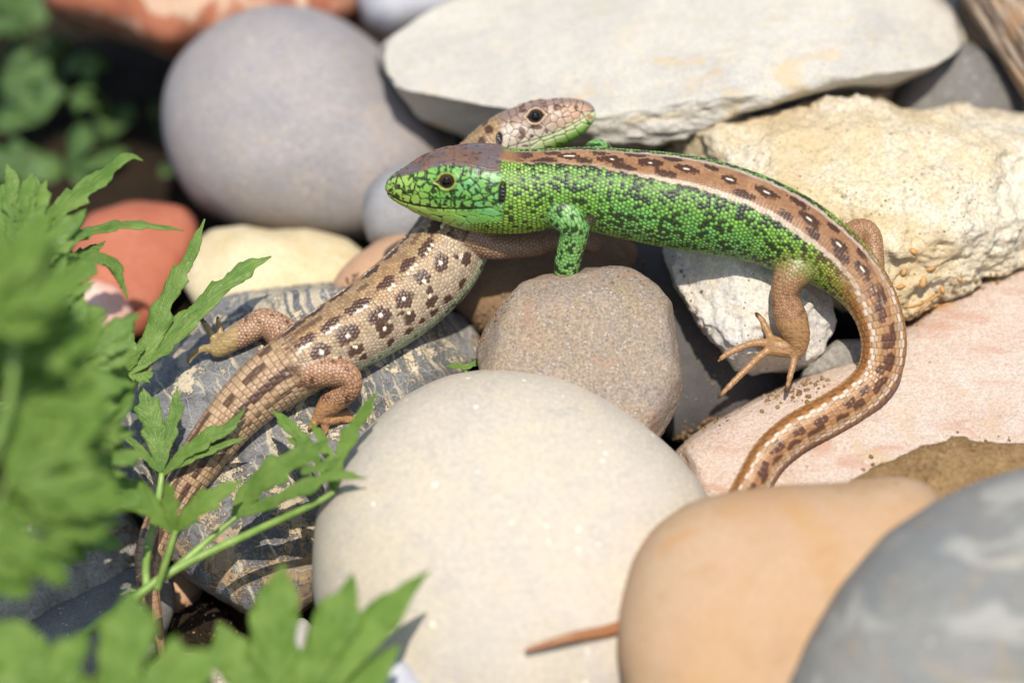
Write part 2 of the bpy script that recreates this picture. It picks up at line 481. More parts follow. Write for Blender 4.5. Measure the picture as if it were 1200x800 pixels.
# ------------------------------------------------------------------ stones, back to front
stone('brick_fragment', 'broken red brick with pale mortar lying behind the grey boulder', [(40, -60), (430, -60), (428, 22), (395, 40), (330, 45), (250, 58), (205, 66), (160, 48), (110, 32), (55, 16)],
      620, 150, 300, M['brick'], centre=(240, -15), n=4, sigma=2, sub=5, gy=0.5, rough=((10, 60, 4),), seed=1, cat='brick')
stone('stone', 'pale beige stone wedged between the brick and the white slab', [(415, -40), (545, -40), (540, 20), (460, 46), (428, 30), (418, 5)], 520, 90, 90, M['ash'], sigma=7, sub=5, rough=((3, 50, 3),), seed=2)
stone('boulder', 'large round smooth grey boulder behind the lizards', [(190, 135), (196, 95), (212, 62), (240, 34), (280, 13), (320, 6), (365, 9), (405, 25), (445, 55), (485, 100), (520, 140), (540, 185), (530, 235), (480, 275), (410, 288), (340, 278), (275, 264), (232, 240), (206, 200), (193, 165)],
      430, 160, 170, M['boulder'], centre=(355, 148), n=2.05, sigma=5, sub=5, gy=0.25, rough=((5, 150, 3),), seed=3)
stone('stone', 'small smooth blue grey stone tucked below the grey boulder', [(424, 255), (428, 225), (445, 203), (480, 190), (530, 195), (560, 240), (540, 290), (470, 300), (432, 285)], 235, 70, 80, M['bluegrey'], sigma=7, sub=5, rough=((2, 60, 3),), seed=4)
stone('stone', 'low cream coloured stone in front of the grey boulder', [(212, 330), (222, 290), (245, 268), (285, 263), (320, 270), (360, 268), (405, 280), (434, 300), (440, 330), (420, 360), (330, 380), (240, 370)],
      270, 60, 90, M['cream'], sub=5, gy=0.6, sigma=2, rough=((4, 60, 4),), seed=5)
stone('terracotta_shard', 'orange terracotta shard behind the leafy weed', [(80, 300), (98, 250), (150, 236), (216, 240), (234, 268), (222, 310), (190, 375), (165, 400), (110, 380), (78, 340)],
      330, 60, 90, M['terracotta'], sigma=7, sub=5, n=3, gy=0.4, rough=((3, 50, 3),), seed=6, cat='shard')
stone('stone', 'pale pink stone leaning on the terracotta shard', [(70, 360), (84, 340), (110, 326), (138, 336), (158, 368), (130, 410), (100, 440), (60, 420)], 235, 50, 70, M['rose'], sigma=7, sub=5, rough=((2, 50, 3),), seed=7)
stone('stone', 'tan stone half hidden behind the neck of the brown lizard', [(385, 335), (410, 305), (440, 283), (478, 262), (520, 270), (530, 320), (490, 360), (410, 365)], 190, 50, 70, M['tan'], sigma=7, sub=5, gy=0.5, rough=((2, 60, 3),), seed=8)

# white slab
stone('slab', 'big pale quartzite slab with a flat sunlit top', [(437, 62), (455, 45), (490, 22), (530, -5), (640, -40), (900, -60), (1060, -50), (1125, -15), (1141, 8), (1143, 30), (1132, 52), (1085, 84), (1035, 104), (985, 106), (930, 118), (870, 140), (800, 168), (760, 176), (700, 176), (620, 172), (560, 166), (520, 152), (490, 138), (468, 105)],
      295, 110, 230, M['slab'], centre=(800, 60), n=5, sigma=0.8, sub=7, gy=1.05,
      cuts=(((475, 112, 222), (800, 112, 148), (700, 0, 300), 7), ((600, 150, 152), (950, 125, 142), (780, 172, 166), 6), ((1012, 0, 252), (1000, 95, 127), (1130, 50, 272), 3), ((468, 106, 244), (560, 128, 210), (520, 156, 320), 4)),
      facets=(7, 0.05, 3),
      rough=((7, 90, 5), (4.0, 22, 5)), seed=9)
# top right corner
stone('stone', 'smooth dark slate stone in the gap under the white slab', [(1035, 130), (1060, 85), (1120, 45), (1165, 60), (1200, 110), (1200, 170), (1100, 180), (1040, 160)], 330, 60, 90, M['slate'], sigma=7, sub=5, rough=((2, 60, 3),), seed=10)
stone('stone', 'tan stone behind the weathered wood', [(1150, -40), (1240, -40), (1290, 30), (1230, 50), (1180, 20)], 400, 60, 80, M['umber'], sub=4, rough=((2, 50, 3),), seed=11)

def crust_shape(p, c):
    w = p + c
    lump = fbm(w / 46, 5, 21, 0.6)
    ridge = 1 - np.abs(fbm(w / 70 + 5, 4, 23))
    u = p / np.linalg.norm(p, axis=1)[:, None]
    return p + u * (12 * lump + 14 * (ridge - 0.8) + 6.0 * fbm(w / 15, 5, 29, 0.72) - 9 * smoothstep(0.12, 0.5, fbm(w / 40 + 3, 4, 37)))[:, None]
stone('rock', 'large crumbly cream limestone rock behind the green lizard', [(768, 186), (800, 160), (842, 142), (880, 136), (930, 128), (962, 118), (985, 108), (1010, 106), (1038, 114), (1062, 132), (1100, 128), (1128, 118), (1150, 130), (1210, 130), (1290, 160), (1300, 250), (1235, 295), (1170, 322), (1105, 350), (1064, 372), (1000, 372), (930, 330), (840, 290), (795, 240)],
      172, 120, 200, M['crust'], centre=(1010, 236), n=2.8, sigma=0.7, sub=7, gy=0.45, shape=crust_shape, facets=(14, 0.11, 3), seed=12, cat='rock')
def rough_shape(p, c):
    w = p + c
    u = p / np.linalg.norm(p, axis=1)[:, None]
    return p + u * (7 * fbm(w / 34, 5, 31, 0.6) + 4 * fbm(w / 11, 3, 33))[:, None]
stone('stone', 'rough white limestone lump under the green lizard hind foot', [(776, 288), (788, 325), (806, 356), (826, 392), (842, 408), (862, 432), (885, 444), (915, 446), (942, 436), (962, 416), (976, 385), (976, 350), (960, 300), (930, 262), (850, 250), (790, 264)],
      82, 66, 100, M['white'], centre=(880, 345), n=2.6, sigma=1.2, sub=6, gy=0.3, shape=rough_shape, facets=(9, 0.16, 4), seed=13)
stone('stone', 'small grey stone chip in the crook of the green lizard tail', [(938, 442), (946, 424), (964, 410), (980, 398), (1014, 396), (1020, 418), (1004, 432), (965, 443)], 78, 24, 50, M['rubble'], sub=5, n=3, sigma=1, rough=((3, 22, 4),), seed=14)
stone('rock', 'flat pinkish sandstone rock under the green lizard tail', [(780, 540), (806, 515), (836, 494), (876, 473), (925, 450), (1000, 424), (1062, 385), (1100, 356), (1160, 330), (1215, 308), (1300, 300), (1380, 430), (1330, 600), (1150, 680), (950, 680), (820, 620)],
      40, 55, 150, M['pink'], centre=(1040, 490), n=3.4, sigma=0.8, sub=6, gy=0.75, facets=(5, 0.06, 6), rough=((9, 110, 5), (5, 30, 4)), seed=15, cat='rock')
stone('dry_soil_clump', 'crumbly patch of dry brown soil on the pink rock', [(985, 572), (1020, 548), (1060, 532), (1090, 520), (1130, 514), (1180, 520), (1240, 520), (1260, 560), (1180, 620), (1090, 620), (1010, 600)], -112, 20, 40, M['drysoil'], sub=6, gy=0.75, n=2.2, sigma=1.5,
      rough=((7, 26, 5), (3, 7, 3)), seed=16, cat='soil')
stone('stone', 'smooth dark grey stone in the shaded gap below the green lizard', [(705, 300), (740, 262), (800, 255), (850, 290), (890, 380), (925, 450), (900, 490), (840, 512), (790, 520), (730, 480), (690, 400)], 180, 55, 110, M['dark'], sub=6, gy=0.2, rough=((3, 70, 4),), seed=17)
stone('stone', 'shadowed brown stone beneath the green lizard chin', [(520, 350), (535, 300), (570, 268), (640, 258), (710, 262), (760, 290), (740, 360), (660, 400), (570, 395)], 185, 60, 100, M['umber'], sub=6, gy=0.3, rough=((5, 60, 4),), seed=18)
stone('stone', 'dark blue veined stone under the brown lizard', [(128, 520), (150, 470), (178, 432), (212, 384), (246, 346), (296, 320), (350, 313), (404, 313), (436, 332), (500, 358), (544, 368), (568, 392), (560, 450), (490, 520), (430, 600), (390, 690), (330, 735), (276, 724), (236, 690), (206, 655), (172, 610), (140, 560)],
      97, 85, 130, M['vein'], centre=(340, 510), n=2.5, sigma=1.6, sub=7, gy=0.22, gx=0.04, facets=(6, 0.10, 10), rough=((7, 80, 5), (1.6, 10, 3)), seed=19)
stone('stone', 'brown grey rounded sandstone between the two lizards and the pale boulder', [(556, 410), (566, 384), (584, 358), (612, 328), (646, 311), (674, 301), (706, 299), (740, 310), (772, 334), (794, 354), (798, 385), (802, 440), (796, 476), (783, 508), (740, 560), (640, 560), (570, 500)],
      -22, 44, 120, M['mid'], centre=(685, 430), n=2.6, sigma=1.6, sub=6, gy=0.22, facets=(9, 0.13, 9), rough=((4, 60, 4), (1.6, 9, 3)), seed=20)
# lower left corner
stone('stone', 'rough grey rubble stone under the weed stem', [(-80, 620), (0, 598), (60, 588), (140, 596), (168, 630), (162, 690), (110, 715), (30, 740), (-80, 740)], 90, 55, 110, M['rubble'], sub=6, gy=0.5, rough=((9, 50, 5), (3, 10, 3)), seed=21)
stone('stone', 'smooth slate blue stone beside the tail of the brown lizard', [(15, 745), (55, 708), (105, 684), (160, 664), (198, 672), (206, 710), (186, 765), (120, 800), (40, 800)], 40, 50, 100, M['slate'], sigma=7, sub=6, gy=0.4, rough=((3, 60, 3),), seed=22)
stone('stone', 'small orange tan pebble deep in the hole beside the tail', [(180, 690), (195, 668), (225, 668), (240, 690), (222, 728), (200, 752), (176, 730)], 120, 30, 60, M['tan'], sigma=7, sub=5, rough=((2, 30, 3),), seed=23)
stone('soil_clod', 'dark crumbly soil clod at the mouth of the hole', [(186, 745), (205, 722), (235, 705), (262, 716), (280, 745), (260, 785), (200, 790)], 70, 34, 60, M['soil'], sub=6, rough=((8, 26, 5), (3, 6, 3)), seed=24, cat='soil')
stone('stone', 'small speckled pale stone below the soil clod', [(172, 790), (190, 768), (226, 766), (270, 780), (300, 820), (240, 860), (180, 850)], 10, 30, 60, M['speck'], sub=5, rough=((2, 20, 3),), seed=25)
stone('stone', 'small pale grey stone beside the left foot of the pale boulder', [(318, 800), (334, 745), (352, 716), (368, 738), (392, 790), (380, 850), (320, 850)], -20, 34, 60, M['chalk'], sigma=7, sub=5, rough=((2, 30, 3),), seed=26)
stone('stone', 'small ash grey stone at the foot of the pale boulder', [(405, 820), (428, 785), (450, 768), (476, 776), (500, 805), (495, 860), (420, 860)], -245, 30, 90, M['ash'], sigma=7, sub=5, rough=((2, 30, 3),), seed=27)
# front row
stone('boulder', 'big smooth pale limestone boulder in front of the lizards', [(365, 650), (370, 600), (390, 552), (424, 505), (470, 466), (525, 441), (575, 432), (615, 433), (662, 442), (706, 462), (752, 492), (795, 531), (826, 572), (850, 640), (845, 740), (790, 840), (600, 900), (450, 860), (388, 760), (366, 700)],
      -104, 150, 180, M['pale'], centre=(600, 660), n=2.15, sigma=3, sub=5, gy=0.3, rough=((3, 120, 3),), seed=28)
stone('stone', 'rounded orange sandstone in front of the pink rock', [(722, 760), (728, 705), (742, 655), (768, 616), (806, 590), (860, 577), (930, 570), (1000, 566), (1055, 557), (1090, 564), (1108, 584), (1112, 650), (1080, 800), (1000, 900), (850, 910), (740, 860)],
      -250, 110, 110, M['orange'], centre=(910, 730), n=2.5, sigma=3, sub=5, gy=0.3, rough=((3, 100, 3),), seed=29)
stone('boulder', 'banded grey boulder leaning on the orange sandstone', [(915, 820), (945, 752), (985, 690), (1040, 630), (1100, 590), (1160, 563), (1230, 545), (1330, 560), (1400, 700), (1350, 900), (1150, 980), (970, 920)],
      -380, 140, 140, M['banded'], centre=(1160, 770), n=2.3, sigma=3, sub=5, gy=0.3, rough=((3, 120, 3),), seed=30)
# ------------------------------------------------------------------ lizards
def catmull(P, step):
    """P (n,m): first three columns are frame coordinates; resample every `step` px along the path"""
    P = np.asarray(P, dtype=float)
    E = np.vstack([2 * P[0] - P[1], P, 2 * P[-1] - P[-2]])
    out = []
    for i in range(1, len(E) - 2):
        p0, p1, p2, p3 = E[i - 1], E[i], E[i + 1], E[i + 2]
        n = max(2, int(np.linalg.norm((p2 - p1)[:3]) / 0.5))
        t = np.linspace(0, 1, n, endpoint=False)[:, None]
        c = 0.5 * ((2 * p1) + (-p0 + p2) * t + (2 * p0 - 5 * p1 + 4 * p2 - p3) * t ** 2 + (-p0 + 3 * p1 - 3 * p2 + p3) * t ** 3)
        lin_ = p1 + (p2 - p1) * t
        c[:, 3:] = 0.6 * c[:, 3:] + 0.4 * lin_[:, 3:]
        out.append(c)
    out.append(E[-2][None])
    D = np.vstack(out)
    s = np.concatenate([[0], np.cumsum(np.linalg.norm(np.diff(D[:, :3], axis=0), axis=1))])
    S = np.arange(0, s[-1], step)
    R = np.stack([np.interp(S, s, D[:, k]) for k in range(D.shape[1])], 1)
    return S, R

class Tube:
    """path rows: px, py, z, radius, roll (deg from image-upright towards the viewer), section exponent, width factor, q"""
    def __init__(self, rows, side=1, step=1.0):
        rows = [tuple(r) + (30, 2.0, 1.0, 0.0)[len(r) - 4:] if len(r) < 8 else tuple(r) for r in rows]
        P = np.array([np.concatenate([fr(r[0], r[1], r[2]), [r[3] * (1 + r[2] / DPX)], r[4:]]) for r in rows])
        self.S, R = catmull(P, step)
        self.C = R[:, :3]; self.r = np.maximum(R[:, 3], 0.6); self.m = R[:, 5]; self.wf = R[:, 6]; self.q = R[:, 7]
        T = np.gradient(self.C, axis=0); k = np.ones(9) / 9
        T = np.stack([np.convolve(np.pad(T[:, i], 4, 'edge'), k, 'valid') for i in range(3)], 1)
        T /= np.linalg.norm(T, axis=1)[:, None]
        cam_dir = np.array([0, 0, -1.0])
        n = side * np.cross(T, cam_dir)
        n /= np.linalg.norm(n, axis=1)[:, None]
        cc = cam_dir - (T @ cam_dir)[:, None] * T
        cc /= np.linalg.norm(cc, axis=1)[:, None]
        ph = np.radians(R[:, 4])[:, None]
        self.T = T; self.d = np.cos(ph) * n + np.sin(ph) * cc; self.l = -np.sin(ph) * n + np.cos(ph) * cc
    def mesh(self, na=40, stride=2):
        idx = np.unique(np.r_[np.arange(0, len(self.S), stride), len(self.S) - 1])
        a = np.linspace(0, 2 * np.pi, na, endpoint=False)
        ca, sa = np.cos(a), np.sin(a)
        V = []
        for i in idx:
            m = self.m[i]
            rr = (np.abs(ca) ** m + np.abs(sa) ** m) ** (-1 / m) * self.r[i]
            x = rr * ca; y = rr * sa * self.wf[i]
            V.append(self.C[i] + x[:, None] * self.d[i] + y[:, None] * self.l[i])
        n = len(idx)
        V = np.vstack(V + [self.C[idx[0]][None], self.C[idx[-1]][None]])
        F = []
        for i in range(n - 1):
            for j in range(na):
                k = (j + 1) % na
                F.append((i * na + j, i * na + k, (i + 1) * na + k, (i + 1) * na + j))
        for j in range(na):
            k = (j + 1) % na
            F.append((n * na, j, k)); F.append((n * na + 1, (n - 1) * na + k, (n - 1) * na + j))
        return V, F
    def locate(self, v, bounded=False):
        """nearest station -> s, theta, signed distance, index"""
        if bounded:
            R = self.r.max() + 16
            ok = np.nonzero(((v > self.C.min(0) - R) & (v < self.C.max(0) + R)).all(1))[0]
            out = [np.zeros(len(v)), np.zeros(len(v)), np.full(len(v), 999.0), np.zeros(len(v), dtype=np.int64), np.zeros(len(v)), np.zeros(len(v))]
            for o, x in zip(out, self.locate(v[ok])): o[ok] = x
            return tuple(out)
        idx = np.empty(len(v), dtype=np.int64)
        c2 = (self.C ** 2).sum(1) - 0.0
        for a in range(0, len(v), 40000):
            q = v[a:a + 40000]
            idx[a:a + 40000] = np.argmin(c2[None] - 2 * q @ self.C.T, axis=1)
        w = v - self.C[idx]
        s = self.S[idx] + (w * self.T[idx]).sum(1)
        dd = (w * self.d[idx]).sum(1); ll = (w * self.l[idx]).sum(1)
        th = np.arctan2(ll, dd)
        dist = np.sqrt(dd ** 2 + ll ** 2 + np.where((idx == 0) | (idx == len(self.S) - 1), ((w * self.T[idx]).sum(1)) ** 2, 0)) - self.r[idx]
        return s, th, dist, idx, dd, ll

def remesh_union(tubes, voxel):
    V, F, o = [], [], 0
    for t in tubes:
        v, f = t.mesh(na=max(14, min(56, int(t.r.max() * 1.6))))
        V.append(v); F += [tuple(i + o for i in q) for q in f]; o += len(v)
    me = bpy.data.meshes.new('union'); me.from_pydata(np.vstack(V).tolist(), [], F)
    bm = bmesh.new(); bm.from_mesh(me); bmesh.ops.recalc_face_normals(bm, faces=bm.faces); bm.to_mesh(me); bm.free()
    ob = bpy.data.objects.new('union', me); col.objects.link(ob)
    md = ob.modifiers.new('remesh', 'REMESH'); md.mode = 'VOXEL'; md.voxel_size = voxel; md.adaptivity = 0
    dg = bpy.context.evaluated_depsgraph_get()
    ev = ob.evaluated_get(dg); m2 = ev.to_mesh()
    v = np.empty(len(m2.vertices) * 3, dtype=np.float32); m2.vertices.foreach_get('co', v)
    m2.calc_loop_triangles()
    lt = np.empty(len(m2.polygons), dtype=np.int32); m2.polygons.foreach_get('loop_total', lt)
    li = np.empty(len(m2.loops), dtype=np.int32); m2.loops.foreach_get('vertex_index', li)
    ev.to_mesh_clear()
    bpy.data.objects.remove(ob); bpy.data.meshes.remove(me)
    assert (lt == 4).all()
    return v.reshape(-1, 3).astype(float), li.reshape(-1, 4)

def smooth_mesh(v, f, iters, mask=None, lam=0.5):
    e = np.vstack([f[:, [0, 1]], f[:, [1, 2]], f[:, [2, 3]], f[:, [3, 0]]])
    e = np.vstack([e, e[:, ::-1]])
    deg = np.bincount(e[:, 0], minlength=len(v)).astype(float)[:, None]
    for _ in range(iters):
        acc = np.stack([np.bincount(e[:, 0], weights=v[e[:, 1], k], minlength=len(v)) for k in range(3)], 1) / deg
        w = lam if mask is None else lam * mask[:, None]
        v = v + (acc - v) * w
    return v

def normals(v, f):
    n = np.cross(v[f[:, 2]] - v[f[:, 0]], v[f[:, 3]] - v[f[:, 1]])
    out = np.zeros_like(v)
    for k in range(4):
        for c in range(3): out[:, c] += np.bincount(f[:, k], weights=n[:, c], minlength=len(v))
    return out / (np.linalg.norm(out, axis=1)[:, None] + 1e-12)

def beads(u, v, N=None):
    """hexagonal cells: F1, F2, row, column, centre u, centre v"""
    best = np.full(len(u), 9.0); sec = np.full(len(u), 9.0)
    br = np.zeros(len(u)); bc = np.zeros(len(u)); cu = np.zeros(len(u)); cv = np.zeros(len(u))
    for k in (-1, 0, 1):
        r = np.round(u) + k
        off = 0.5 * (r % 2)
        c0 = np.round(v - off)
        for j in (-1, 0, 1):
            c = c0 + j
            jx = (hash01(r + 5000, c + 5000) - 0.5) * 0.42; jy = (hash01(r + 9000, c + 5000) - 0.5) * 0.42
            d = np.sqrt(((u - r - jx) * 0.9) ** 2 + (v - off - c - jy) ** 2)
            nb = d < best
            sec = np.where(nb, best, np.minimum(sec, d))
            br = np.where(nb, r, br); bc = np.where(nb, c, bc); cu = np.where(nb, r, cu); cv = np.where(nb, c + off, cv)
            best = np.where(nb, d, best)
    return best, sec, br, bc, cu, cv

def bricks(u, v):
    r = np.floor(u); off = 0.5 * (r % 2)
    c = np.floor(v - off)
    fu, fv = u - r, v - off - c
    return fu, fv, r, c, r + 0.5, c + 0.5 + off

def blotch(s, a, s0, spacing, a0, half_s, half_a, seed, jit=0.2, drop=0.0):
    """0..1 mask of a row of irregular spots; a, half_a in px across"""
    i = np.round((s - s0) / spacing)
    js = (hash01(i + 300, np.full_like(i, seed)) - 0.5) * spacing * jit
    ja = (hash01(i + 300, np.full_like(i, seed + 1)) - 0.5) * half_a * 0.8
    sz = 0.75 + 0.5 * hash01(i + 300, np.full_like(i, seed + 2))
    d = np.sqrt(((s - s0 - i * spacing - js) / (half_s * sz)) ** 2 + ((a - a0 - ja) / (half_a * (0.6 + 0.4 * sz))) ** 2)
    keep = hash01(i + 300, np.full_like(i, seed + 3)) >= drop
    return d, keep

def mixc(a, b, w):
    return a + (b - a) * np.asarray(w)[..., None]

def voronoi2(x, y, seeds):
    """F1, F2, index over explicit seeds"""
    f1 = np.full(len(x), 1e9); f2 = np.full(len(x), 1e9); ix = np.zeros(len(x), dtype=int)
    for k, (a, b, *w) in enumerate(seeds):
        d = np.hypot(x - a, y - b) - (w[0] if w else 0)
        nb = d < f1
        f2 = np.where(nb, f1, np.minimum(f2, d)); ix = np.where(nb, k, ix); f1 = np.where(nb, d, f1)
    return f1, f2, ix

def skin_material(name, rough, spec):
    m = NT(name)
    at = m.node('Attribute'); at.attribute_name = 'pigment'
    v = m.coords()
    n = m.noise(v, 6.0, 3, 0.6)
    c = m.node('MixRGB'); c.blend_type = 'MULTIPLY'; c.inputs[0].default_value = 1.0
    g = m.ramp(n, 0.3, 0.7, 0.82, 1.12); comb = m.node('CombineColor')
    for i in range(3): m.link(g, comb.inputs[i])
    m.link(at.outputs['Color'], c.inputs[1]); m.link(comb.outputs[0], c.inputs[2])
    return m.done(c.outputs[0], rough, m.bump(n, 0.00003, 0.6), spec)

def eye_material(name, iris):
    m = NT(name)
    g = m.node('TexCoord'); sep = m.node('SeparateXYZ'); m.link(g.outputs['Object'], sep.inputs[0])
    r = m.math('SQRT', m.math('ADD', m.math('POWER', sep.outputs[0], 2.0), m.math('POWER', sep.outputs[1], 2.0)))
    c = m.mix(m.ramp(r, 0.60, 0.70), (0.004, 0.003, 0.003), iris)
    mat = m.done(c, 0.05, None, 0.35)
    m.b.inputs['Coat Weight'].default_value = 0.0; m.b.inputs['Coat Roughness'].default_value = 0.02
    return mat

def build_lizard(label, body, limbs, paint, eyes, iris, voxel, base_px):
    tubes = [body] + limbs
    v, f = remesh_union(tubes, voxel)
    loc = [t.locate(v, k > 0) for k, t in enumerate(tubes)]
    D = np.stack([l[2] for l in loc], 1)
    near = np.sort(D, axis=1)
    joint = smoothstep(9, 1, near[:, 1] - near[:, 0])
    v = smooth_mesh(v, f, 3)
    v = smooth_mesh(v, f, 14, joint)
    loc = [t.locate(v, k > 0) for k, t in enumerate(tubes)]
    nrm = normals(v, f)
    pig, disp = paint(v, nrm, body, loc, limbs)
    v = v + nrm * disp[:, None]
    root = empty('lizard', fr(*base_px))
    tag(root, label, 'lizard')
    ob = place('body', v, f.astype(np.int32), M['skin'], parent=root)
    ca = ob.data.color_attributes.new('pigment', 'FLOAT_COLOR', 'POINT')
    buf = np.ones((len(v), 4), dtype=np.float32); buf[:, :3] = np.clip(pig, 0, 1)
    ca.data.foreach_set('color', buf.ravel())
    # eyes: glossy balls set in the lids, one on each side of the head
    bv = BVHTree.FromPolygons(v.tolist(), f.tolist())
    ex, ey, er = eyes
    hit = depth_at(bv, ex, ey)
    p = np.array(hit)
    s, th, dist, idx, dd, ll = body.locate(p[None])
    i = idx[0]
    em = eye_material('lizard_eye', iris)
    sv, sf = ico(4)
    for sgn in (1, -1):
        lat = body.l[i] * sgn
        ctr = body.C[i] + dd[0] * body.d[i] + ll[0] * body.l[i] * sgn + (s[0] - body.S[i]) * body.T[i]
        out = (0.92 * lat + 0.36 * body.d[i]); out /= np.linalg.norm(out)
        ctr = ctr - out * er * (0.30 if sgn > 0 else 0.62)
        q = Vector(out @ BASIS).to_track_quat('Z', 'Y')
        shp = sv.copy(); shp[:, 2] *= 0.9
        e = bpy.data.objects.new('eye', mesh_from('eye', shp, sf, em))
        col.objects.link(e); e.parent = root
        e.location = to_world(ctr) - np.array(root.location)
        e.rotation_mode = 'QUATERNION'; e.rotation_quaternion = q
        e.scale = (er * PX,) * 3
    return root, ob

M['skin'] = skin_material('lizard_skin', 0.36, 0.42)

# ---------------------------------------------------------------- green male
GREEN = Tube([
    (452.5, 222, 0, 3, 34, 2.2, 1.0, 0.0), (456, 221.5, 0, 9.5, 34, 2.2, 1.05, 0.02), (464, 220.5, 0, 16, 34, 2.3, 1.05, 0.1), (476, 219.5, 0, 23, 34, 2.4, 1.0, 0.2),
    (490, 219, 0, 31, 34, 2.5, 0.92, 0.3), (506, 218, 0, 38, 34, 2.5, 0.88, 0.42), (525, 217.5, 0, 44.5, 34, 2.4, 0.86, 0.55), (548, 219, 0, 49, 34, 2.4, 0.88, 0.75),
    (572, 221, 0, 51, 35, 2.2, 0.92, 0.92), (592, 223.5, 0, 50, 36, 2.05, 0.96, 1.05), (615, 223.5, 0, 48.5, 36, 2.0, 1.0, 1.3), (650, 220.5, 0, 46, 37, 2.0, 1.0, 1.7),
    (690, 221, 0, 48, 40, 2.0, 1.0, 2.0), (728, 226, 0, 51, 43, 2.0, 1.0, 2.2), (768, 232, 0, 54, 45, 2.0, 1.0, 2.4), (812, 239, 0, 55, 47, 2.0, 1.0, 2.55), (855, 248, 0, 53, 50, 2.0, 1.0, 2.7),
    (898, 261, 0, 49, 54, 2.0, 1.0, 2.85), (942, 282, 0, 45, 60, 2.0, 1.0, 3.0), (982, 307, -2, 37.5, 66, 2.0, 1.0, 3.15), (1010, 334, -5, 31.5, 72, 2.0, 1.0, 3.3), (1029, 368, -8, 27.5, 78, 2.0, 1.0, 3.45),
    (1036, 405, -6, 26, 82, 2.0, 1.0, 3.55), (1028, 440, -4, 25, 84, 2.0, 1.0, 3.65), (1004, 466, -12, 24, 84, 2.0, 1.0, 3.75), (970, 487, -28, 23.5, 82, 2.0, 1.0, 3.85), (930, 509, -46, 22.5, 80, 2.0, 1.0, 3.93),
    (902, 534, -62, 21.5, 80, 2.0, 1.0, 4.0), (882, 566, -84, 20, 80, 2.0, 1.0, 4.1), (852, 612, -122, 16.5, 78, 2.0, 1.0, 4.3), (806, 668, -186, 12.5, 70, 2.0, 1.0, 4.5), (760, 712, -228, 9.5, 60, 2.0, 1.0, 4.7),
    (722, 736, -256, 7.5, 50, 2.0, 1.0, 4.8), (668, 747, -276, 6, 50, 2.0, 1.0, 4.9), (615, 762, -281, 2.5, 50, 2.0, 1.0, 5.0)], side=1)

def limb(*rows, side=1): return Tube(rows, side=side, step=1.0)
G_LIMBS = [
    # near foreleg, toes planted behind the brown grey stone
    limb((636, 228, -6, 26), (654, 241, -18, 24), (669, 257, -24, 20.5), (673, 271, -19, 16.5), (669, 290, -8, 15), (665, 308, 4, 14.5), (662, 328, 16, 11.5), (661, 342, 26, 9)),
    limb((661, 345, 20, 7), (672, 356, 22, 5), (684, 366, 30, 3)), limb((659, 345, 20, 7), (652, 358, 22, 5), (646, 370, 30, 3)), limb((660, 345, 22, 7), (662, 362, 22, 5), (664, 376, 30, 3)),
    # far foreleg elbow
    limb((680, 205, 28, 20), (693, 184, 44, 14), (699, 174, 52, 10.5), (708, 178, 60, 9.5), (716, 196, 72, 9)),
    # near hind leg
    limb((950, 306, -4, 20), (937, 312, -16, 23), (925, 326, -20, 19.5), (919, 344, -18, 15), (922, 360, -12, 18), (929, 378, -7, 18.5), (935, 396, -2, 14), (934, 410, 3, 9.5), (924, 412, 6, 8)),
    limb((938, 402, 1, 9), (924, 407, 4, 11), (908, 405, 7, 11.5), (900, 400, 9, 8)),
    limb((906, 400, 8, 5.2), (899, 387, 8, 3.7), (892, 374, 9, 3.2), (885, 366, 11, 1.3)),
    limb((904, 402, 8, 5.6), (884, 402, 3, 3.8), (866, 408, -3, 3.5), (850, 416, -7, 2.9), (841, 424, -5, 1.1)),
    limb((906, 408, 7, 5.6), (892, 416, 1, 4.0), (872, 435, -7, 3.6), (855, 452, -11, 3.0), (841, 467, -11, 1.1)),
    limb((932, 408, 3, 5.6), (930, 424, -1, 3.7), (926, 440, -5, 3.2), (921, 460, -5, 1.1)),
    # far hind knee
    limb((978, 292, 10, 26), (996, 278, 18, 17), (1011, 269, 22, 12.5), (1021, 277, 22, 11.5), (1024, 296, 20, 11), (1026, 318, 16, 10)),
]

MOUTH_G = np.array([(448, 221), (456, 227), (468, 234.5), (485, 240), (514, 244), (548, 244.5), (578, 243)], dtype=float)
RIDGE_G = np.array([(448, 216), (458, 209), (470, 207), (485, 204.5), (507, 197), (530, 193.5), (548, 196), (575, 202.5), (600, 200)], dtype=float)

def head_px(body, idx, s, dd, ll):
    """photo-pixel position of a head vertex, mirrored so that both sides carry the same plates"""
    p = body.C[idx] + dd[:, None] * body.d[idx] + np.abs(ll)[:, None] * body.l[idx] + (s - body.S[idx])[:, None] * body.T[idx]
    k = 1 + p[:, 2] / DPX
    return 600 + p[:, 0] / k, 400 - p[:, 1] / k

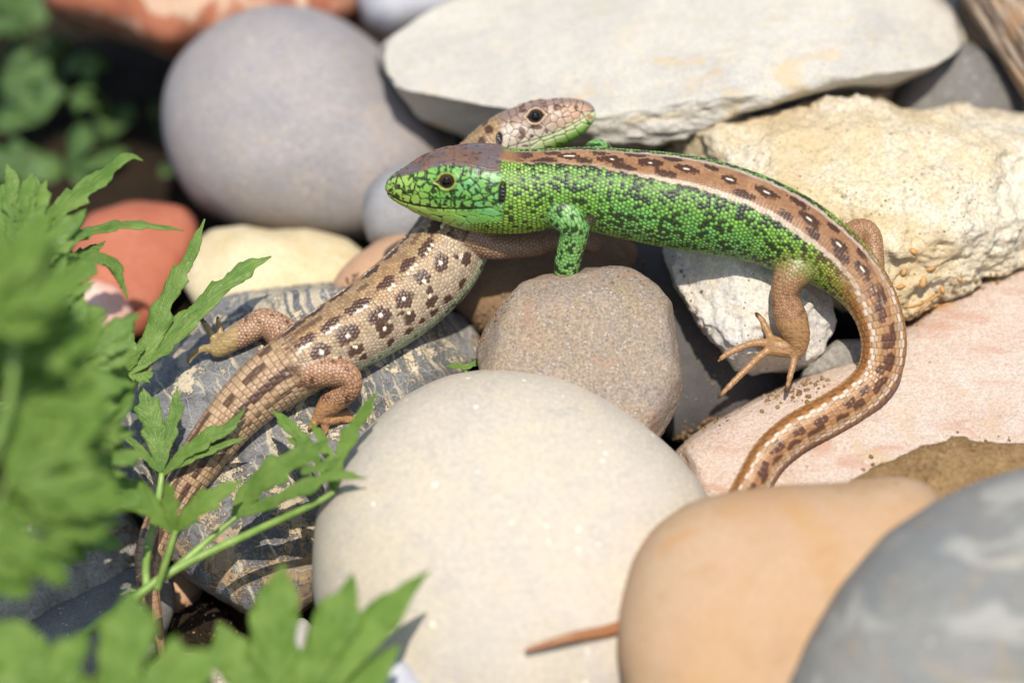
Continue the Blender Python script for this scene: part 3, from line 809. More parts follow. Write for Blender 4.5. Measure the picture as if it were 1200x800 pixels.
def paint_green(v, nrm, body, loc, limbs):
    s, th, dist, idx, dd, ll = loc[0]
    q = body.q[idx]; r = body.r[idx]; deg = np.degrees(th); ad = np.abs(deg)
    n = len(v)
    lowf = fbm(v / 26, 3, 41); lowf2 = fbm(v / 60, 2, 45)
    # ---- trunk: bead scales
    N = 68
    F1, F2, br, bc, cu, cv = beads(s / 4.6, th / (2 * np.pi) * N)
    sc = cu * 4.6; dc = cv / N * 360.0; adc = np.abs(dc)
    rnd = hash01(br + 77, bc + 500); rnd2 = hash01(br + 777, bc + 900)
    edge = F2 - F1
    bead_h = smoothstep(0.02, 0.36, edge)
    band = np.interp(q, [1.0, 1.4, 2.0, 2.4, 2.8, 3.1, 3.4, 4, 5], [11, 12, 15, 19, 21, 24, 30, 34, 34])
    g1, g2, g3 = lin(120, 170, 62), lin(100, 166, 92), lin(160, 184, 72)
    mid = smoothstep(1.9, 2.3, q) * smoothstep(45, 80, adc) * (1 - smoothstep(2.8, 3.1, q))
    green = mixc(np.broadcast_to(g1, (n, 3)), g2, np.clip(mid * (0.1 + 0.8 * rnd), 0, 1))
    yel = np.clip(smoothstep(1.9, 1.2, q) * 0.55 * rnd + smoothstep(105, 140, adc) * 0.5 + smoothstep(2.75, 3.15, q) * 0.5 * (0.5 + rnd), 0, 1)
    green = mixc(green, g3, yel)
    green = green * (0.72 + 0.5 * rnd2)[:, None]
    dark = lin(34, 44, 22)
    # dark scales gather in loose rosettes on the flank, sparse near the belly and throat
    ros = np.zeros(n)
    for k, (a0, ph, sp) in enumerate(((48, 20, 52), (74, 44, 48), (96, 8, 56))):
        d1, kp = blotch(sc, (adc - a0) * r / 57.3, ph, sp, 0, 14, 9, 60 + 10 * k, 0.5)
        ros = np.maximum(ros, kp * (smoothstep(1.25, 0.75, d1) * smoothstep(0.12, 0.42, d1)))
    pd = 0.15 + 0.12 * smoothstep(-0.15, 0.35, lowf) + 0.32 * ros
    pd = pd * (1 - 0.75 * smoothstep(108, 130, adc)) * np.interp(q, [1, 1.3, 1.9, 2.3, 3, 3.3], [0.35, 0.5, 0.8, 1.0, 0.8, 0.6])
    pd = pd + 0.5 * smoothstep(band + 22, band + 8, adc) * smoothstep(1.1, 1.9, q)
    isdark = (rnd < pd).astype(float)
    bright = kp * 0
    flank = mixc(green, dark, isdark * 0.93)
    gap = smoothstep(0.36, 0.12, edge)
    flank = mixc(flank, lin(22, 30, 14), gap * 0.9)
    # tail flank: green fades to orange brown
    brownflank = mixc(np.broadcast_to(lin(176, 122, 66), (n, 3)), lin(120, 72, 34), smoothstep(0.4, 0.9, rnd))
    # ---- dorsal band
    N2 = 92
    fu, fv, kr, kc, ku, kv = bricks(s / 4.2, th / (2 * np.pi) * N2)
    s2 = ku * 4.2; a2 = kv / N2 * 2 * np.pi * r          # px across from the midline
    brn = mixc(np.broadcast_to(lin(146, 106, 72), (n, 3)), lin(164, 124, 88), smoothstep(-0.3, 0.4, lowf))
    brn = brn * (0.86 + 0.28 * hash01(kr + 31, kc + 700))[:, None]
    dk = lin(62, 38, 26)
    bw = band * r / 57.3
    dA, kA = blotch(s2, a2, 36, 45, 0, 13, 7.0 + 0 * a2, 5, 0.25)
    dB, kB = blotch(s2, a2 - 0.72 * bw, 12, 45, 0, 11, 5.2, 15, 0.3, 0.08)
    dC, kC = blotch(s2, a2 + 0.72 * bw, 20, 45, 0, 11, 5.2, 25, 0.3, 0.08)
    dA = dA + 0.35 * fbm(v / 6, 2, 47); dB = dB + 0.35 * fbm(v / 6, 2, 48); dC = dC + 0.35 * fbm(v / 6, 2, 49)
    bl = np.maximum(np.maximum(smoothstep(1.12, 0.9, dA), kB * smoothstep(1.12, 0.9, dB)), kC * smoothstep(1.12, 0.9, dC))
    brn = mixc(brn, dk, bl * 0.92 * smoothstep(1.05, 1.4, q))
    iA = np.round((s2 - 36) / 45); jA = (hash01(iA + 300, np.full(n, 5)) - 0.5) * 45 * 0.25; jb = (hash01(iA + 300, np.full(n, 6)) - 0.5) * 5.5 * 0.8
    dash = smoothstep(0, -2.5, np.abs(s - 36 - iA * 45 - jA) - 3 - 5 * hash01(iA + 60, np.full(n, 8))) * smoothstep(1.7, 0.8, np.abs(th * r - jb + 0.8 * lowf2))
    brn = mixc(brn, lin(224, 212, 190), dash * smoothstep(1.3, 1.8, q))
    pale = mixc(np.broadcast_to(lin(172, 150, 126), (n, 3)), lin(196, 176, 154), hash01(kr + 5, kc + 5))
    frontpale = smoothstep(2.0, 2.45, q)
    pale = mixc(brn, pale, 0.35 + 0.65 * frontpale)
    stripe_w = np.interp(q, [1, 2, 2.5, 3.2, 3.5, 5], [2.5, 4, 6.5, 8.5, 10, 12])
    wig = 1.6 * (hash01(np.round(s / 4.2) + 90, np.full(n, 3)) - 0.5)
    inb = smoothstep(band + 1.0, band - 1.0, adc * 0 + ad + wig)
    ins = smoothstep(band + stripe_w + 1.2, band + stripe_w - 1.2, ad + 2.2 * wig)
    trunk = mixc(flank, pale, ins)
    trunk = mixc(trunk, brn, inb)
    grv = np.minimum(np.minimum(fu, 1 - fu) * 1.0, np.minimum(fv, 1 - fv))
    d_trunk = np.where(ins > 0.5, 0.35 * smoothstep(0.0, 0.3, grv), (0.25 + 0.95 * bead_h * (1 - smoothstep(0.0, 0.5, F1) * 0.35)))
    # ---- tail: whorls of long keeled scales
    N3 = 30
    tu, tv, tr, tc, tcu, tcv = bricks(s / 8.4, th / (2 * np.pi) * N3 + 0.25)
    ta = (tcv - 0.25) / N3 * 360; aa = np.abs(ta)
    rt = hash01(tr + 11, tc + 60)
    t_base = mixc(np.broadcast_to(lin(150, 106, 68), (n, 3)), lin(168, 124, 84), rt)
    t_side = mixc(np.broadcast_to(lin(160, 106, 54), (n, 3)), lin(176, 126, 74), rt)
    grn = lin(122, 156, 52)
    gfade = smoothstep(3.55, 3.1, q) * smoothstep(70, 100, aa)
    t_side = mixc(t_side, grn, gfade * (0.4 + 0.6 * rt))
    tsm = 0.5 * tcu * 8.4 + 0.5 * s; tam = 0.4 * ta + 0.6 * np.degrees(th)
    dS, kS = blotch(tsm, tam, 14, 34, 11, 11, 17, 35, 0.3)
    dS2, kS2 = blotch(tsm, tam, 31, 34, -13, 11, 16, 38, 0.3)
    sq = np.maximum(dS < 1.0, dS2 < 1.0).astype(float)
    tcol = mixc(t_base, lin(78, 46, 30), sq * 0.9 * smoothstep(4.6, 4.2, q))
    tcol = mixc(tcol, t_side, smoothstep(46, 50, aa))
    lp = smoothstep(32, 34, aa) * smoothstep(47, 45, aa)
    tcol = mixc(tcol, lin(226, 206, 182), lp * (0.35 + 0.5 * (rt > 0.3)))
    side_dark = smoothstep(52, 54, aa) * smoothstep(64, 62, aa)
    tcol = mixc(tcol, lin(92, 54, 28), side_dark * (0.3 + 0.4 * (rt > 0.5)))
    for c0, wd_, cc_, am in ((24, 4, lin(206, 168, 122), 0.5), (72, 5, lin(116, 74, 40), 0.6), (88, 5, lin(212, 168, 112), 0.5), (104, 5, lin(130, 84, 44), 0.5)):
        tcol = mixc(tcol, cc_, smoothstep(wd_ + 3, wd_, np.abs(np.abs(np.degrees(th)) - c0 + 5 * (rt - 0.5))) * am)
    tcol = mixc(tcol, lin(158, 100, 56), smoothstep(4.35, 4.7, q) * 0.85)
    ring = np.minimum(tu, 1 - tu); kl = np.minimum(tv, 1 - tv)
    tline = np.maximum(smoothstep(0.13, 0.03, ring), smoothstep(0.16, 0.04, kl) * 0.8)
    tcol = mixc(tcol, lin(96, 62, 36), tline * 0.42)
    tamp = np.clip(r / 24, 0.25, 1.0)
    d_tail = tamp * (0.35 + 0.9 * smoothstep(0.0, 0.25, kl) * (0.4 + 0.6 * tu) - 0.5 * smoothstep(0.12, 0.0, ring))
    wt = smoothstep(3.12, 3.5, q + 0.16 * (rnd - 0.5))
    colr = mixc(mixc(trunk, mixc(brownflank, lin(40, 26, 14), gap * 0.7), (smoothstep(2.95, 3.4, q) * smoothstep(85, 45, adc) * (1 - ins) * 0.85)), tcol, wt)
    disp = d_trunk * (1 - wt) + d_tail * wt
    # ---- head plates
    hx, hy = head_px(body, idx, s, dd, ll)
    mo = np.interp(hx, MOUTH_G[:, 0], MOUTH_G[:, 1]); rg = np.interp(hx, RIDGE_G[:, 0], RIDGE_G[:, 1])
    rs = random.Random(4)
    seeds = []
    mfun = lambda x: float(np.interp(x, MOUTH_G[:, 0], MOUTH_G[:, 1]))
    for x in (457, 466, 476, 487, 498, 510, 522, 535, 548, 561, 573): seeds.append((x, mfun(x) - 6))
    for x in (458, 470, 484, 498, 512, 527, 542, 556, 570): seeds.append((x, mfun(x) + 4.5))
    for x in (462, 478, 494, 510, 526, 540, 554, 568): seeds.append((x, mfun(x) + 13))
    for x in (474, 492, 512, 530, 546, 560, 574): seeds.append((x, mfun(x) + 21))
    for x, y in ((461, 214), (468, 216), (477, 213), (484, 221), (478, 225), (493, 212), (500, 222), (509, 208), (508, 228), (497, 230), (536, 224), (545, 230), (549, 215), (556, 222), (566, 215), (570, 226), (577, 221), (560, 233), (574, 234), (545, 205), (556, 207), (568, 207), (580, 210), (536, 204), (523, 226), (521, 199), (510, 200), (583, 232)): seeds.append((x + rs.uniform(-1, 1), y + rs.uniform(-1, 1)))
    f1, f2, ix = voronoi2(hx, hy, seeds)
    hedge = (f2 - f1) + 2.2 * fbm(v / 5, 3, 51) + 0.3
    hr = hash01(ix + 3, np.full(n, 9))
    hg = mixc(np.broadcast_to(lin(112, 168, 78), (n, 3)), lin(108, 174, 110), smoothstep(0.5, 0.9, hr) * 0.7 * smoothstep(520, 545, hx))
    hg = mixc(hg, lin(166, 190, 88), np.clip(smoothstep(520, 470, hx) * 0.7 + smoothstep(-9, 2, hy - mo) * smoothstep(560, 520, hx) * 0.6, 0, 0.9))
    hg = mixc(hg, lin(170, 200, 96), smoothstep(8, 24, hy - mo) * 0.35)
    line_w = np.interp(hy - mo, [-30, -4, 2, 20], [2.3, 1.8, 0.9, 0.6])
    hcol = mixc(hg, dark, smoothstep(line_w + 0.5, line_w - 0.9, hedge) * 0.9)
    fl = fbm(v / 4.2, 2, 57)
    hcol = mixc(hcol, dark, np.maximum(smoothstep(0.24, 0.36, fl), smoothstep(0.22, 0.34, fbm(v / 7 + 3, 3, 59))) * smoothstep(7, -2, hy - mo) * 0.92)
    ml = smoothstep(1.5, 0.6, np.abs(hy - mo - 0.4 * lowf)) * smoothstep(586, 570, hx)
    hcol = mixc(hcol, lin(24, 44, 14), ml * 0.9)
    cseeds = [(466, 205), (478, 200), (492, 195), (508, 190), (505, 181), (522, 184), (524, 174), (540, 187), (545, 174), (560, 192), (564, 178), (580, 193), (582, 180), (592, 186), (528, 192), (498, 187)]
    c1, c2, ci = voronoi2(hx, hy, cseeds)
    cas = mixc(np.broadcast_to(lin(100, 78, 66), (n, 3)), lin(126, 94, 74), np.clip(0.5 + 0.9 * fbm(v / 14, 3, 61), 0, 1))
    cas = mixc(cas, lin(106, 96, 98), smoothstep(-0.1, 0.4, fbm(v / 22 + 9, 2, 66)) * 0.8)
    cas = mixc(cas, lin(52, 36, 30), smoothstep(0.28, 0.42, fbm(v / 4.5, 2, 71)) * 0.6)
    cas = mixc(cas, lin(48, 34, 30), smoothstep(0.9, 0.2, c2 - c1) * 0.3)
    wc = smoothstep(1.5, -1.5, hy - rg + 1.5 * fl) * smoothstep(452, 462, hx)
    hcol = mixc(hcol, cas, wc)
    nost = np.hypot(hx - 467, hy - 218.5)
    hcol = mixc(hcol, lin(52, 40, 24), smoothstep(3.2, 1.8, nost))
    er = np.hypot((hx - 523.5) / 1.12, hy - 212.5)
    er = er - 4.5 * smoothstep(5, 15, -(hx - 523)) * smoothstep(4, 0, np.abs(hy - 213.5))
    lid = smoothstep(11.2, 9.8, er)
    hcol = mixc(hcol, lin(148, 158, 70), lid * 0.8)
    hcol = mixc(hcol, lin(40, 44, 16), smoothstep(1.0, 0.4, np.abs(er - 11.0)) * 0.55)
    hcol = mixc(hcol, lin(46, 36, 18), smoothstep(8.6, 7.6, er))
    ear = np.hypot((hx - 588.5 + (hy - 226) * 0.08) / 4.6, (hy - 226.5) / 14.0)
    d_head = 0.9 * smoothstep(0.2, 2.2, hedge) - 0.9 * ml
    d_head = d_head * (1 - wc) + wc * (0.4 * smoothstep(0.0, 1.6, c2 - c1) + 0.5 * fbm(v / 6, 3, 73) + 1.5 * smoothstep(0, 3, rg - hy) * smoothstep(6, 3, rg - hy))
    d_head = d_head + 1.6 * smoothstep(13.5, 10.8, er) * smoothstep(7.2, 9, er) - 2.0 * smoothstep(8.5, 6.5, er) - 1.4 * smoothstep(3, 1.2, nost)
    whead = smoothstep(592, 582, hx + 4 * (rnd - 0.5)) * smoothstep(1.3, 1.1, q)
    gular = smoothstep(262, 250, 0 * hx + hy) 
    whead = np.where((hy > mo + 17) & (hx > 535), whead * smoothstep(560, 535, hx), whead)
    colr = mixc(colr, hcol, whead)
    disp = disp * (1 - whead) + d_head * whead
    eh = (q < 1.5) * smoothstep(1.12, 0.88, ear)
    colr = mixc(colr, lin(20, 16, 12), eh); disp = disp - 3.2 * eh * (q < 1.5)
    # ---- limbs
    V0 = v
    for k, t in enumerate(limbs):
        ls, lth, ld, lidx, _, _ = loc[k + 1]
        w = smoothstep(-5, 5, dist - ld + 2.5 * (rnd - 0.5))
        if k == 5 and len(limbs) == 12: w = smoothstep(-14, 10, dist - ld + 9 * (rnd - 0.5))
        sel = np.nonzero(w > 0)[0]; w = w[sel]; ls = ls[sel]; lth = lth[sel]; lidx = lidx[sel]; n = len(sel); v = V0[sel]
        if k == 0 or k == 4 or 1 <= k <= 3:
            b1, b2, r1, r2, _, _ = beads(ls / 4.6, lth * t.r[lidx] / 4.6)
            rr = hash01(r1 + 40, r2 + 900 + k)
            lc = mixc(np.broadcast_to(lin(100, 164, 78), (n, 3)), lin(138, 184, 106), rr)
            lc = mixc(lc, dark, ((rr < 0.12 + 0.35 * smoothstep(0.0, 0.35, fbm(v / 9, 2, 81)))) * 0.92)
            lc = mixc(lc, dark, smoothstep(0.24, 0.06, b2 - b1) * 0.85)
            if 1 <= k <= 3: lc = mixc(lc, lin(150, 140, 70), 0.6)
            ldp = 0.2 + 0.7 * smoothstep(0.0, 0.35, b2 - b1)
        else:
            b1, b2, r1, r2, _, _ = beads(ls / (3.4 if k in (5, 11) else 2.6), np.round(t.r.mean() * 6.28 / (3.6 if k in (5, 11) else 2.8)) / 6.28 * lth)
            rr = hash01(r1 + 40, r2 + 900 + k)
            lc = mixc(np.broadcast_to(lin(150, 110, 78), (n, 3)), lin(174, 134, 100), rr)
            rim = smoothstep(0.25, 0.85, np.abs(np.sin(lth - 0.2)) * 0 + np.clip(-np.cos(lth - 1.0), 0, 1))
            lc = mixc(lc, lin(138, 170, 60), rim * 0.75 * (k in (5, 11)))
            if k == 5: lc = mixc(lc, lin(112, 150, 66), np.clip(smoothstep(48, 8, ls + 14 * (rr - 0.5)), 0, 1) * 0.8)
            if k == 5: lc = mixc(lc, lin(92, 64, 40), smoothstep(0.35, 0.5, fbm(v / 8, 2, 83)) * 0.5)
            if k >= 6 and k <= 10: lc = mixc(lc, lin(172, 132, 84), 0.6)
            lc = mixc(lc, lin(84, 60, 30), smoothstep(0.26, 0.05, b2 - b1) * (0.7 if k in (5, 11) else 0.45))
            ldp = (0.1 + 0.8 * smoothstep(0.0, 0.35, b2 - b1)) * (1.0 if k in (5, 11) else 0.5)
            if 7 <= k <= 10:
                tip = smoothstep(t.S[-1] - 9, t.S[-1] - 3, ls)
                lc = mixc(lc, lin(70, 46, 30), tip)
                jn = 0.5 + 0.5 * np.cos(ls / 9.0 * 2 * np.pi)
                ldp = ldp + 0.5 * jn
        colr[sel] = mixc(colr[sel], lc, w); disp[sel] = disp[sel] * (1 - w) + ldp * w
    v = V0
    # dark wrinkle behind the elbow
    hx2 = 600 + v[:, 0]; hy2 = 400 - v[:, 1]
    wr = smoothstep(1.0, 0.6, np.hypot((hx2 - 692) / 8, (hy2 - 259) / 8)) * (v[:, 2] < 0)
    colr = mixc(colr, lin(74, 64, 58), wr * 0.85)
    return colr, disp

green_root, green_body = build_lizard('bright green male lizard with brown back, head laid across the brown lizard', GREEN, G_LIMBS, paint_green, (523.5, 212.5, 8.6), (0.055, 0.026, 0.012), 1.12, (800, 300, 20))

# ---------------------------------------------------------------- brown female
BROWN = Tube([
    (695.5, 127.5, 85, 3, 32, 2.1, 1.0, 0.0), (692.5, 129, 85, 9.5, 32, 2.1, 1.0, 0.04), (685, 132.5, 85, 16, 32, 2.2, 0.98, 0.15), (673, 137, 85, 22, 32, 2.3, 0.92, 0.3), (655, 142.5, 85, 27, 32, 2.3, 0.88, 0.45), (634, 149, 85, 30.5, 32, 2.3, 0.88, 0.65), (610, 158, 86, 32, 32, 2.2, 0.9, 0.85),
    (588, 168, 87, 31.5, 33, 2.0, 0.95, 1.0), (568, 184, 88, 31, 34, 2.0, 1.0, 1.2), (552, 208, 84, 34, 36, 2.0, 1.0, 1.4), (543, 240, 78, 40, 38, 2.0, 1.0, 1.6), (532, 276, 70, 46, 40, 2.0, 1.0, 1.8), (508, 314, 62, 49.5, 42, 2.0, 1.0, 2.1), (466, 352, 48, 49, 42, 2.0, 1.0, 2.4),
    (412, 388, 24, 45.5, 42, 2.0, 1.0, 2.7), (362, 418, 8, 41, 43, 2.0, 1.0, 3.0), (318, 447, 4, 36, 45, 2.0, 1.0, 3.2), (281, 480, 1, 31.5, 48, 2.0, 1.0, 3.4), (248, 520, -2, 27, 52, 2.0, 1.0, 3.6), (222, 558, -4, 23, 55, 2.0, 1.0, 3.7), (203, 588, -6, 20.5, 58, 2.0, 1.0, 3.8),
    (187, 615, -8, 19, 60, 2.0, 1.0, 3.9), (177, 642, -10, 17.5, 62, 2.0, 1.0, 4.0), (174, 668, -12, 15.5, 62, 2.0, 1.0, 4.1), (175, 692, -12, 12.5, 62, 2.0, 1.0, 4.3), (180, 715, -10, 9.5, 62, 2.0, 1.0, 4.5), (186, 745, -4, 6.5, 62, 2.0, 1.0, 4.8), (192, 775, 6, 2.5, 62, 2.0, 1.0, 5.0)], side=-1)
B_LIMBS = [
    # near foreleg stretched to the right below the green chin
    limb((548, 272, 40, 24), (575, 286, 44, 17), (600, 288, 50, 13.5), (628, 286, 60, 13), (654, 281, 72, 12), (684, 284, 84, 10), (700, 290, 92, 8)),
    # near hind leg
    limb((340, 430, -6, 24), (362, 435, -16, 19), (388, 435, -20, 17), (407, 440, -20, 14), (410, 452, -14, 13.5), (399, 463, -4, 15), (387, 473, 3, 13.5), (377, 483, 8, 9.5), (372, 490, 12, 7)),
    limb((373, 486, 10, 9), (384, 490, 12, 8.5), (396, 489, 16, 7), (410, 484, 22, 4)),
    limb((372, 490, 11, 6), (366, 498, 10, 4.2), (361, 503, 12, 1.6)), limb((380, 493, 12, 6), (381, 503, 14, 4), (378, 512, 16, 1.6)), limb((396, 489, 17, 5.5), (408, 492, 20, 3.8), (422, 488, 26, 1.6)),
    # far hind leg
    limb((338, 398, 26, 22), (322, 384, 30, 18), (309, 378, 32, 16.5), (298, 383, 32, 15), (284, 391, 32, 14.5), (268, 401, 32, 12.5), (256, 409, 33, 10), (248, 410, 34, 7.5)),
    limb((254, 410, 32, 8), (246, 408, 33, 5), (236, 409, 34, 4), (227, 415, 36, 3.6), (221, 426, 38, 1.6)),
    limb((254, 404, 34, 7), (249, 394, 36, 4.2), (242, 382, 38, 3.6), (232, 369, 42, 1.5)), limb((257, 402, 34, 6), (258, 390, 36, 3.8), (256, 380, 38, 3.2), (255, 371, 40, 1.5)),
]
Zs = 11.43
MOUTH_B = np.array([(600 + x / Zs, 110 + y / Zs) for x, y in ((-200, 760), (80, 672), (380, 590), (550, 530), (720, 455), (910, 352), (1080, 240), (1130, 210))])

def paint_brown(v, nrm, body, loc, limbs):
    s, th, dist, idx, dd, ll = loc[0]
    q = body.q[idx]; r = body.r[idx]; n = len(v)
    lowf = fbm(v / 30, 3, 141)
    # ---- trunk: rows of small plates ringing the body
    N = 62
    F1, F2, br, bc, cu, cv = beads(s / 4.5, th / (2 * np.pi) * N)
    sc = 0.7 * cu * 4.5 + 0.3 * s; dc = cv / N * 360.0; adc = np.abs(((dc + 180) % 360) - 180); adc = 0.7 * adc + 0.3 * np.abs(np.degrees(th))
    sc = sc + 2.2 * fbm(v / 7, 2, 143)
    rnd = hash01(br + 77, bc + 500); rnd2 = hash01(br + 177, bc + 900)
    tan, beige, pinkb = lin(160, 130, 92), lin(178, 158, 128), lin(180, 160, 138)
    base = mixc(np.broadcast_to(tan, (n, 3)), beige, smoothstep(28, 62, adc) * 0.8 + 0.2 * rnd)
    base = mixc(base, pinkb, smoothstep(60, 85, adc) * 0.7)
    base = mixc(base, lin(170, 134, 92), smoothstep(0.0, 0.45, lowf) * smoothstep(75, 40, adc) * 0.7)
    belly = mixc(np.broadcast_to(lin(204, 204, 168), (n, 3)), lin(172, 190, 146), rnd2)
    base = mixc(base, belly, smoothstep(102, 114, adc))
    base = base * (0.78 + 0.4 * rnd)[:, None]
    dk = lin(66, 38, 28); cream = lin(240, 228, 200)
    out = base
    def row(out, a0, s0, sp, hs, ha, seed, centre_r, shift=0.0, jit=0.22, drop=0.0):
        a = (adc - a0) * r / 57.3
        d, kp = blotch(sc, a, s0, sp, 0, hs, ha, seed, jit, drop)
        bl = kp * smoothstep(1.12, 0.88, d + 0.25 * (rnd - 0.5))
        out = mixc(out, dk, bl * 0.94)
        i = np.round((sc - s0) / sp); js = (hash01(i + 300, np.full(n, seed)) - 0.5) * sp * jit
        c = kp * smoothstep(1.0, 0.8, np.hypot((s - s0 - i * sp - js) / centre_r[0], ((adc - a0) * r / 57.3 - shift) / centre_r[1]))
        return mixc(out, cream, c * 0.95)
    trunk_on = smoothstep(1.3, 1.5, q) * smoothstep(3.5, 3.1, q)
    o2 = row(out, 21, 8, 40, 17, 6.8, 205, (11, 2.0), 7.0)
    o2 = row(o2, 51, 30, 37, 11.5, 10, 215, (3.4, 2.8), 1.0)
    o2 = row(o2, 79, 8, 33, 8.5, 7.5, 225, (3.4, 2.6), -5.5, 0.45, 0.1)
    o2 = row(o2, 98, 20, 24, 5, 4.6, 235, (0.1, 0.1), 0, 0.6, 0.15)
    o2 = row(o2, 66, 20, 50, 4.5, 4.0, 245, (0.1, 0.1), 0, 0.8, 0.3)
    dm = smoothstep(5, 3, np.abs(adc * r / 57.3)) * (hash01(np.round(s / 17) + 4, np.full(n, 2)) > 0.72)
    o2 = mixc(o2, dk, dm * 0.6)
    o2 = mixc(o2, dk, smoothstep(112, 118, adc) * (rnd2 > 0.86) * 0.85)
    out = mixc(out, o2, trunk_on)
    edge = F2 - F1
    out = mixc(out, lin(92, 70, 50), smoothstep(0.26, 0.05, edge) * 0.5)
    d_tr = 0.1 + 0.75 * smoothstep(0.0, 0.4, edge)
    # ---- tail whorls
    N3 = 30
    tu, tv, tr, tc, tcu, tcv = bricks(s / 8.0, th / (2 * np.pi) * N3 + 0.25)
    ta = (tcv - 0.25) / N3 * 360; aa = np.abs(ta); rt = hash01(tr + 11, tc + 60)
    aw = np.abs(np.degrees(th)) + 4 * (rt - 0.5)
    tc_ = mixc(np.broadcast_to(lin(176, 144, 110), (n, 3)), lin(198, 170, 136), rt)
    tc_ = mixc(tc_, lin(152, 118, 86), smoothstep(12, 7, np.abs(aw - 30)) * 0.6)
    tc_ = mixc(tc_, dk, smoothstep(12, 8, np.abs(aw - 50)) * (rt > 0.15) * 0.95 * smoothstep(4.4, 3.9, q))
    tc_ = mixc(tc_, dk, smoothstep(10, 7, np.abs(aw - 13)) * (hash01(np.floor(tr / 2) + 3, np.sign(ta) + 5) > 0.42) * 0.85)
    tc_ = mixc(tc_, dk, smoothstep(7, 5, np.abs(aw - 82)) * (rt > 0.4) * 0.75)
    tc_ = mixc(tc_, lin(150, 98, 70), smoothstep(4.0, 4.4, q) * 0.4)
    ring = np.minimum(tu, 1 - tu) * 8.0; kl = np.minimum(tv, 1 - tv) * (2 * np.pi * r / N3)
    tl = np.maximum(smoothstep(1.2, 0.3, ring) * 0.9, smoothstep(0.9, 0.2, kl) * 0.8)
    tc_ = mixc(tc_, lin(110, 80, 58), tl * 0.6)
    tamp = np.clip(r / 22, 0.3, 1)
    d_ta = tamp * (0.2 + 1.0 * smoothstep(0.0, 1.6, kl) * (0.45 + 0.55 * tu) - 0.6 * smoothstep(0.9, 0.0, ring))
    wt = smoothstep(3.0, 3.15, q + 0.1 * (rnd - 0.5))
    out = mixc(out, tc_, wt); disp = d_tr * (1 - wt) + d_ta * wt
    # ---- head plates (seeds traced from the visible plates)
    hx, hy = head_px(body, idx, s, dd, ll)
    X, Y = (hx - 600) * Zs, (hy - 110) * Zs
    seeds = [(990, 180), (900, 160), (850, 300), (760, 345), (650, 395), (555, 440), (350, 510), (250, 540), (160, 480), (1000, 300), (950, 330), (870, 370), (770, 440), (630, 510), (470, 570), (300, 612), (150, 655),
             (920, 440), (800, 530), (650, 600), (500, 650), (350, 690), (800, 200), (700, 215), (620, 260), (560, 330), (480, 330), (740, 270), (640, 160), (520, 190), (60, 420), (40, 540), (-40, 480), (20, 620), (-80, 600), (130, 300), (70, 350), (200, 400), (90, 590), (-120, 500),
             (430, 180), (330, 170), (230, 160), (500, 120), (620, 110), (740, 130), (830, 110), (420, 90), (300, 110), (190, 120), (100, 190), (0, 230), (-100, 300), (-160, 400)]
    f1, f2, ix = voronoi2(X, Y, seeds)
    he = (f2 - f1) / Zs
    hr = hash01(ix + 3, np.full(n, 19))
    upper = mixc(np.broadcast_to(lin(156, 128, 108), (n, 3)), lin(190, 164, 142), hr)
    upper = mixc(upper, lin(198, 160, 130), smoothstep(520, 800, X) * 0.7)
    upper = mixc(upper, lin(206, 190, 174), smoothstep(330, 520, Y) * smoothstep(700, 300, X) * 0.7)
    mo = np.interp(hx, MOUTH_B[:, 0], MOUTH_B[:, 1])
    below = hy - mo
    lower = mixc(np.broadcast_to(lin(214, 218, 168), (n, 3)), lin(138, 186, 78), np.clip(smoothstep(2, 14, below) * smoothstep(200, 620, X), 0, 1))
    lower = mixc(lower, lin(214, 216, 186), smoothstep(400, 100, X) * 0.7)
    hcol = mixc(upper, lower, smoothstep(-6, 1.5, below) * smoothstep(0, 400, X) * 0.9 + smoothstep(1, 2, below) * 0.1)
    top = smoothstep(210, 120, Y - 0.0 * X + smoothstep(400, -200, X) * -150)
    hcol = mixc(hcol, lin(134, 112, 100), smoothstep(8, 2, hy - np.interp(hx, [560, 577, 595, 620, 649, 682, 695], [160, 148, 136, 124, 117, 118, 126])) * 0.75)
    for bx, by, rx, ry in ((600, 185, 60, 42), (430, 180, 32, 20), (150, 235, 50, 30), (140, 510, 42, 60), (320, 445, 90, 36), (260, 565, 30, 25), (462, 500, 22, 28), (860, 195, 30, 36), (700, 175, 22, 16), (1035, 310, 36, 30), (640, 655, 40, 18), (490, 705, 50, 22), (180, 690, 50, 16), (925, 75, 36, 26), (120, 580, 50, 26)):
        e = np.hypot((X - bx) / rx, (Y - by) / ry) + 0.25 * fbm(v / 3.5, 2, 151)
        hcol = mixc(hcol, lin(92, 58, 42) if (bx, by) != (1035, 310) else lin(176, 112, 66), smoothstep(1.15, 0.85, e) * 0.85)
    hcol = mixc(hcol, lin(44, 32, 26), smoothstep(1.2, 0.25, he + 0.25 * fbm(v / 4, 2, 153)) * 0.85)
    ml = smoothstep(1.0, 0.4, np.abs(below)) * smoothstep(-200, 0, X)
    hcol = mixc(hcol, lin(50, 36, 28), ml * 0.7)
    er = np.hypot((hx - 627.5) / 1.12, hy - 136.5 + 0.12 * (hx - 627.5))
    er = er - 3.0 * smoothstep(6, 14, np.abs(hx - 627.5)) * smoothstep(4, 0, np.abs(hy - 136.5 + 0.12 * (hx - 627.5)))
    hcol = mixc(hcol, lin(190, 158, 124), smoothstep(10.2, 9.2, er) * 0.8)
    hcol = mixc(hcol, lin(60, 40, 30), smoothstep(0.9, 0.3, np.abs(er - 10.0)) * 0.75)
    hcol = mixc(hcol, lin(30, 22, 18), smoothstep(8.2, 7.2, er))
    d_h = 1.1 * smoothstep(0.1, 1.6, he) - 0.8 * ml + 1.5 * smoothstep(13.5, 10, er) * smoothstep(7, 8.6, er) - 2.0 * smoothstep(8.2, 6.2, er)
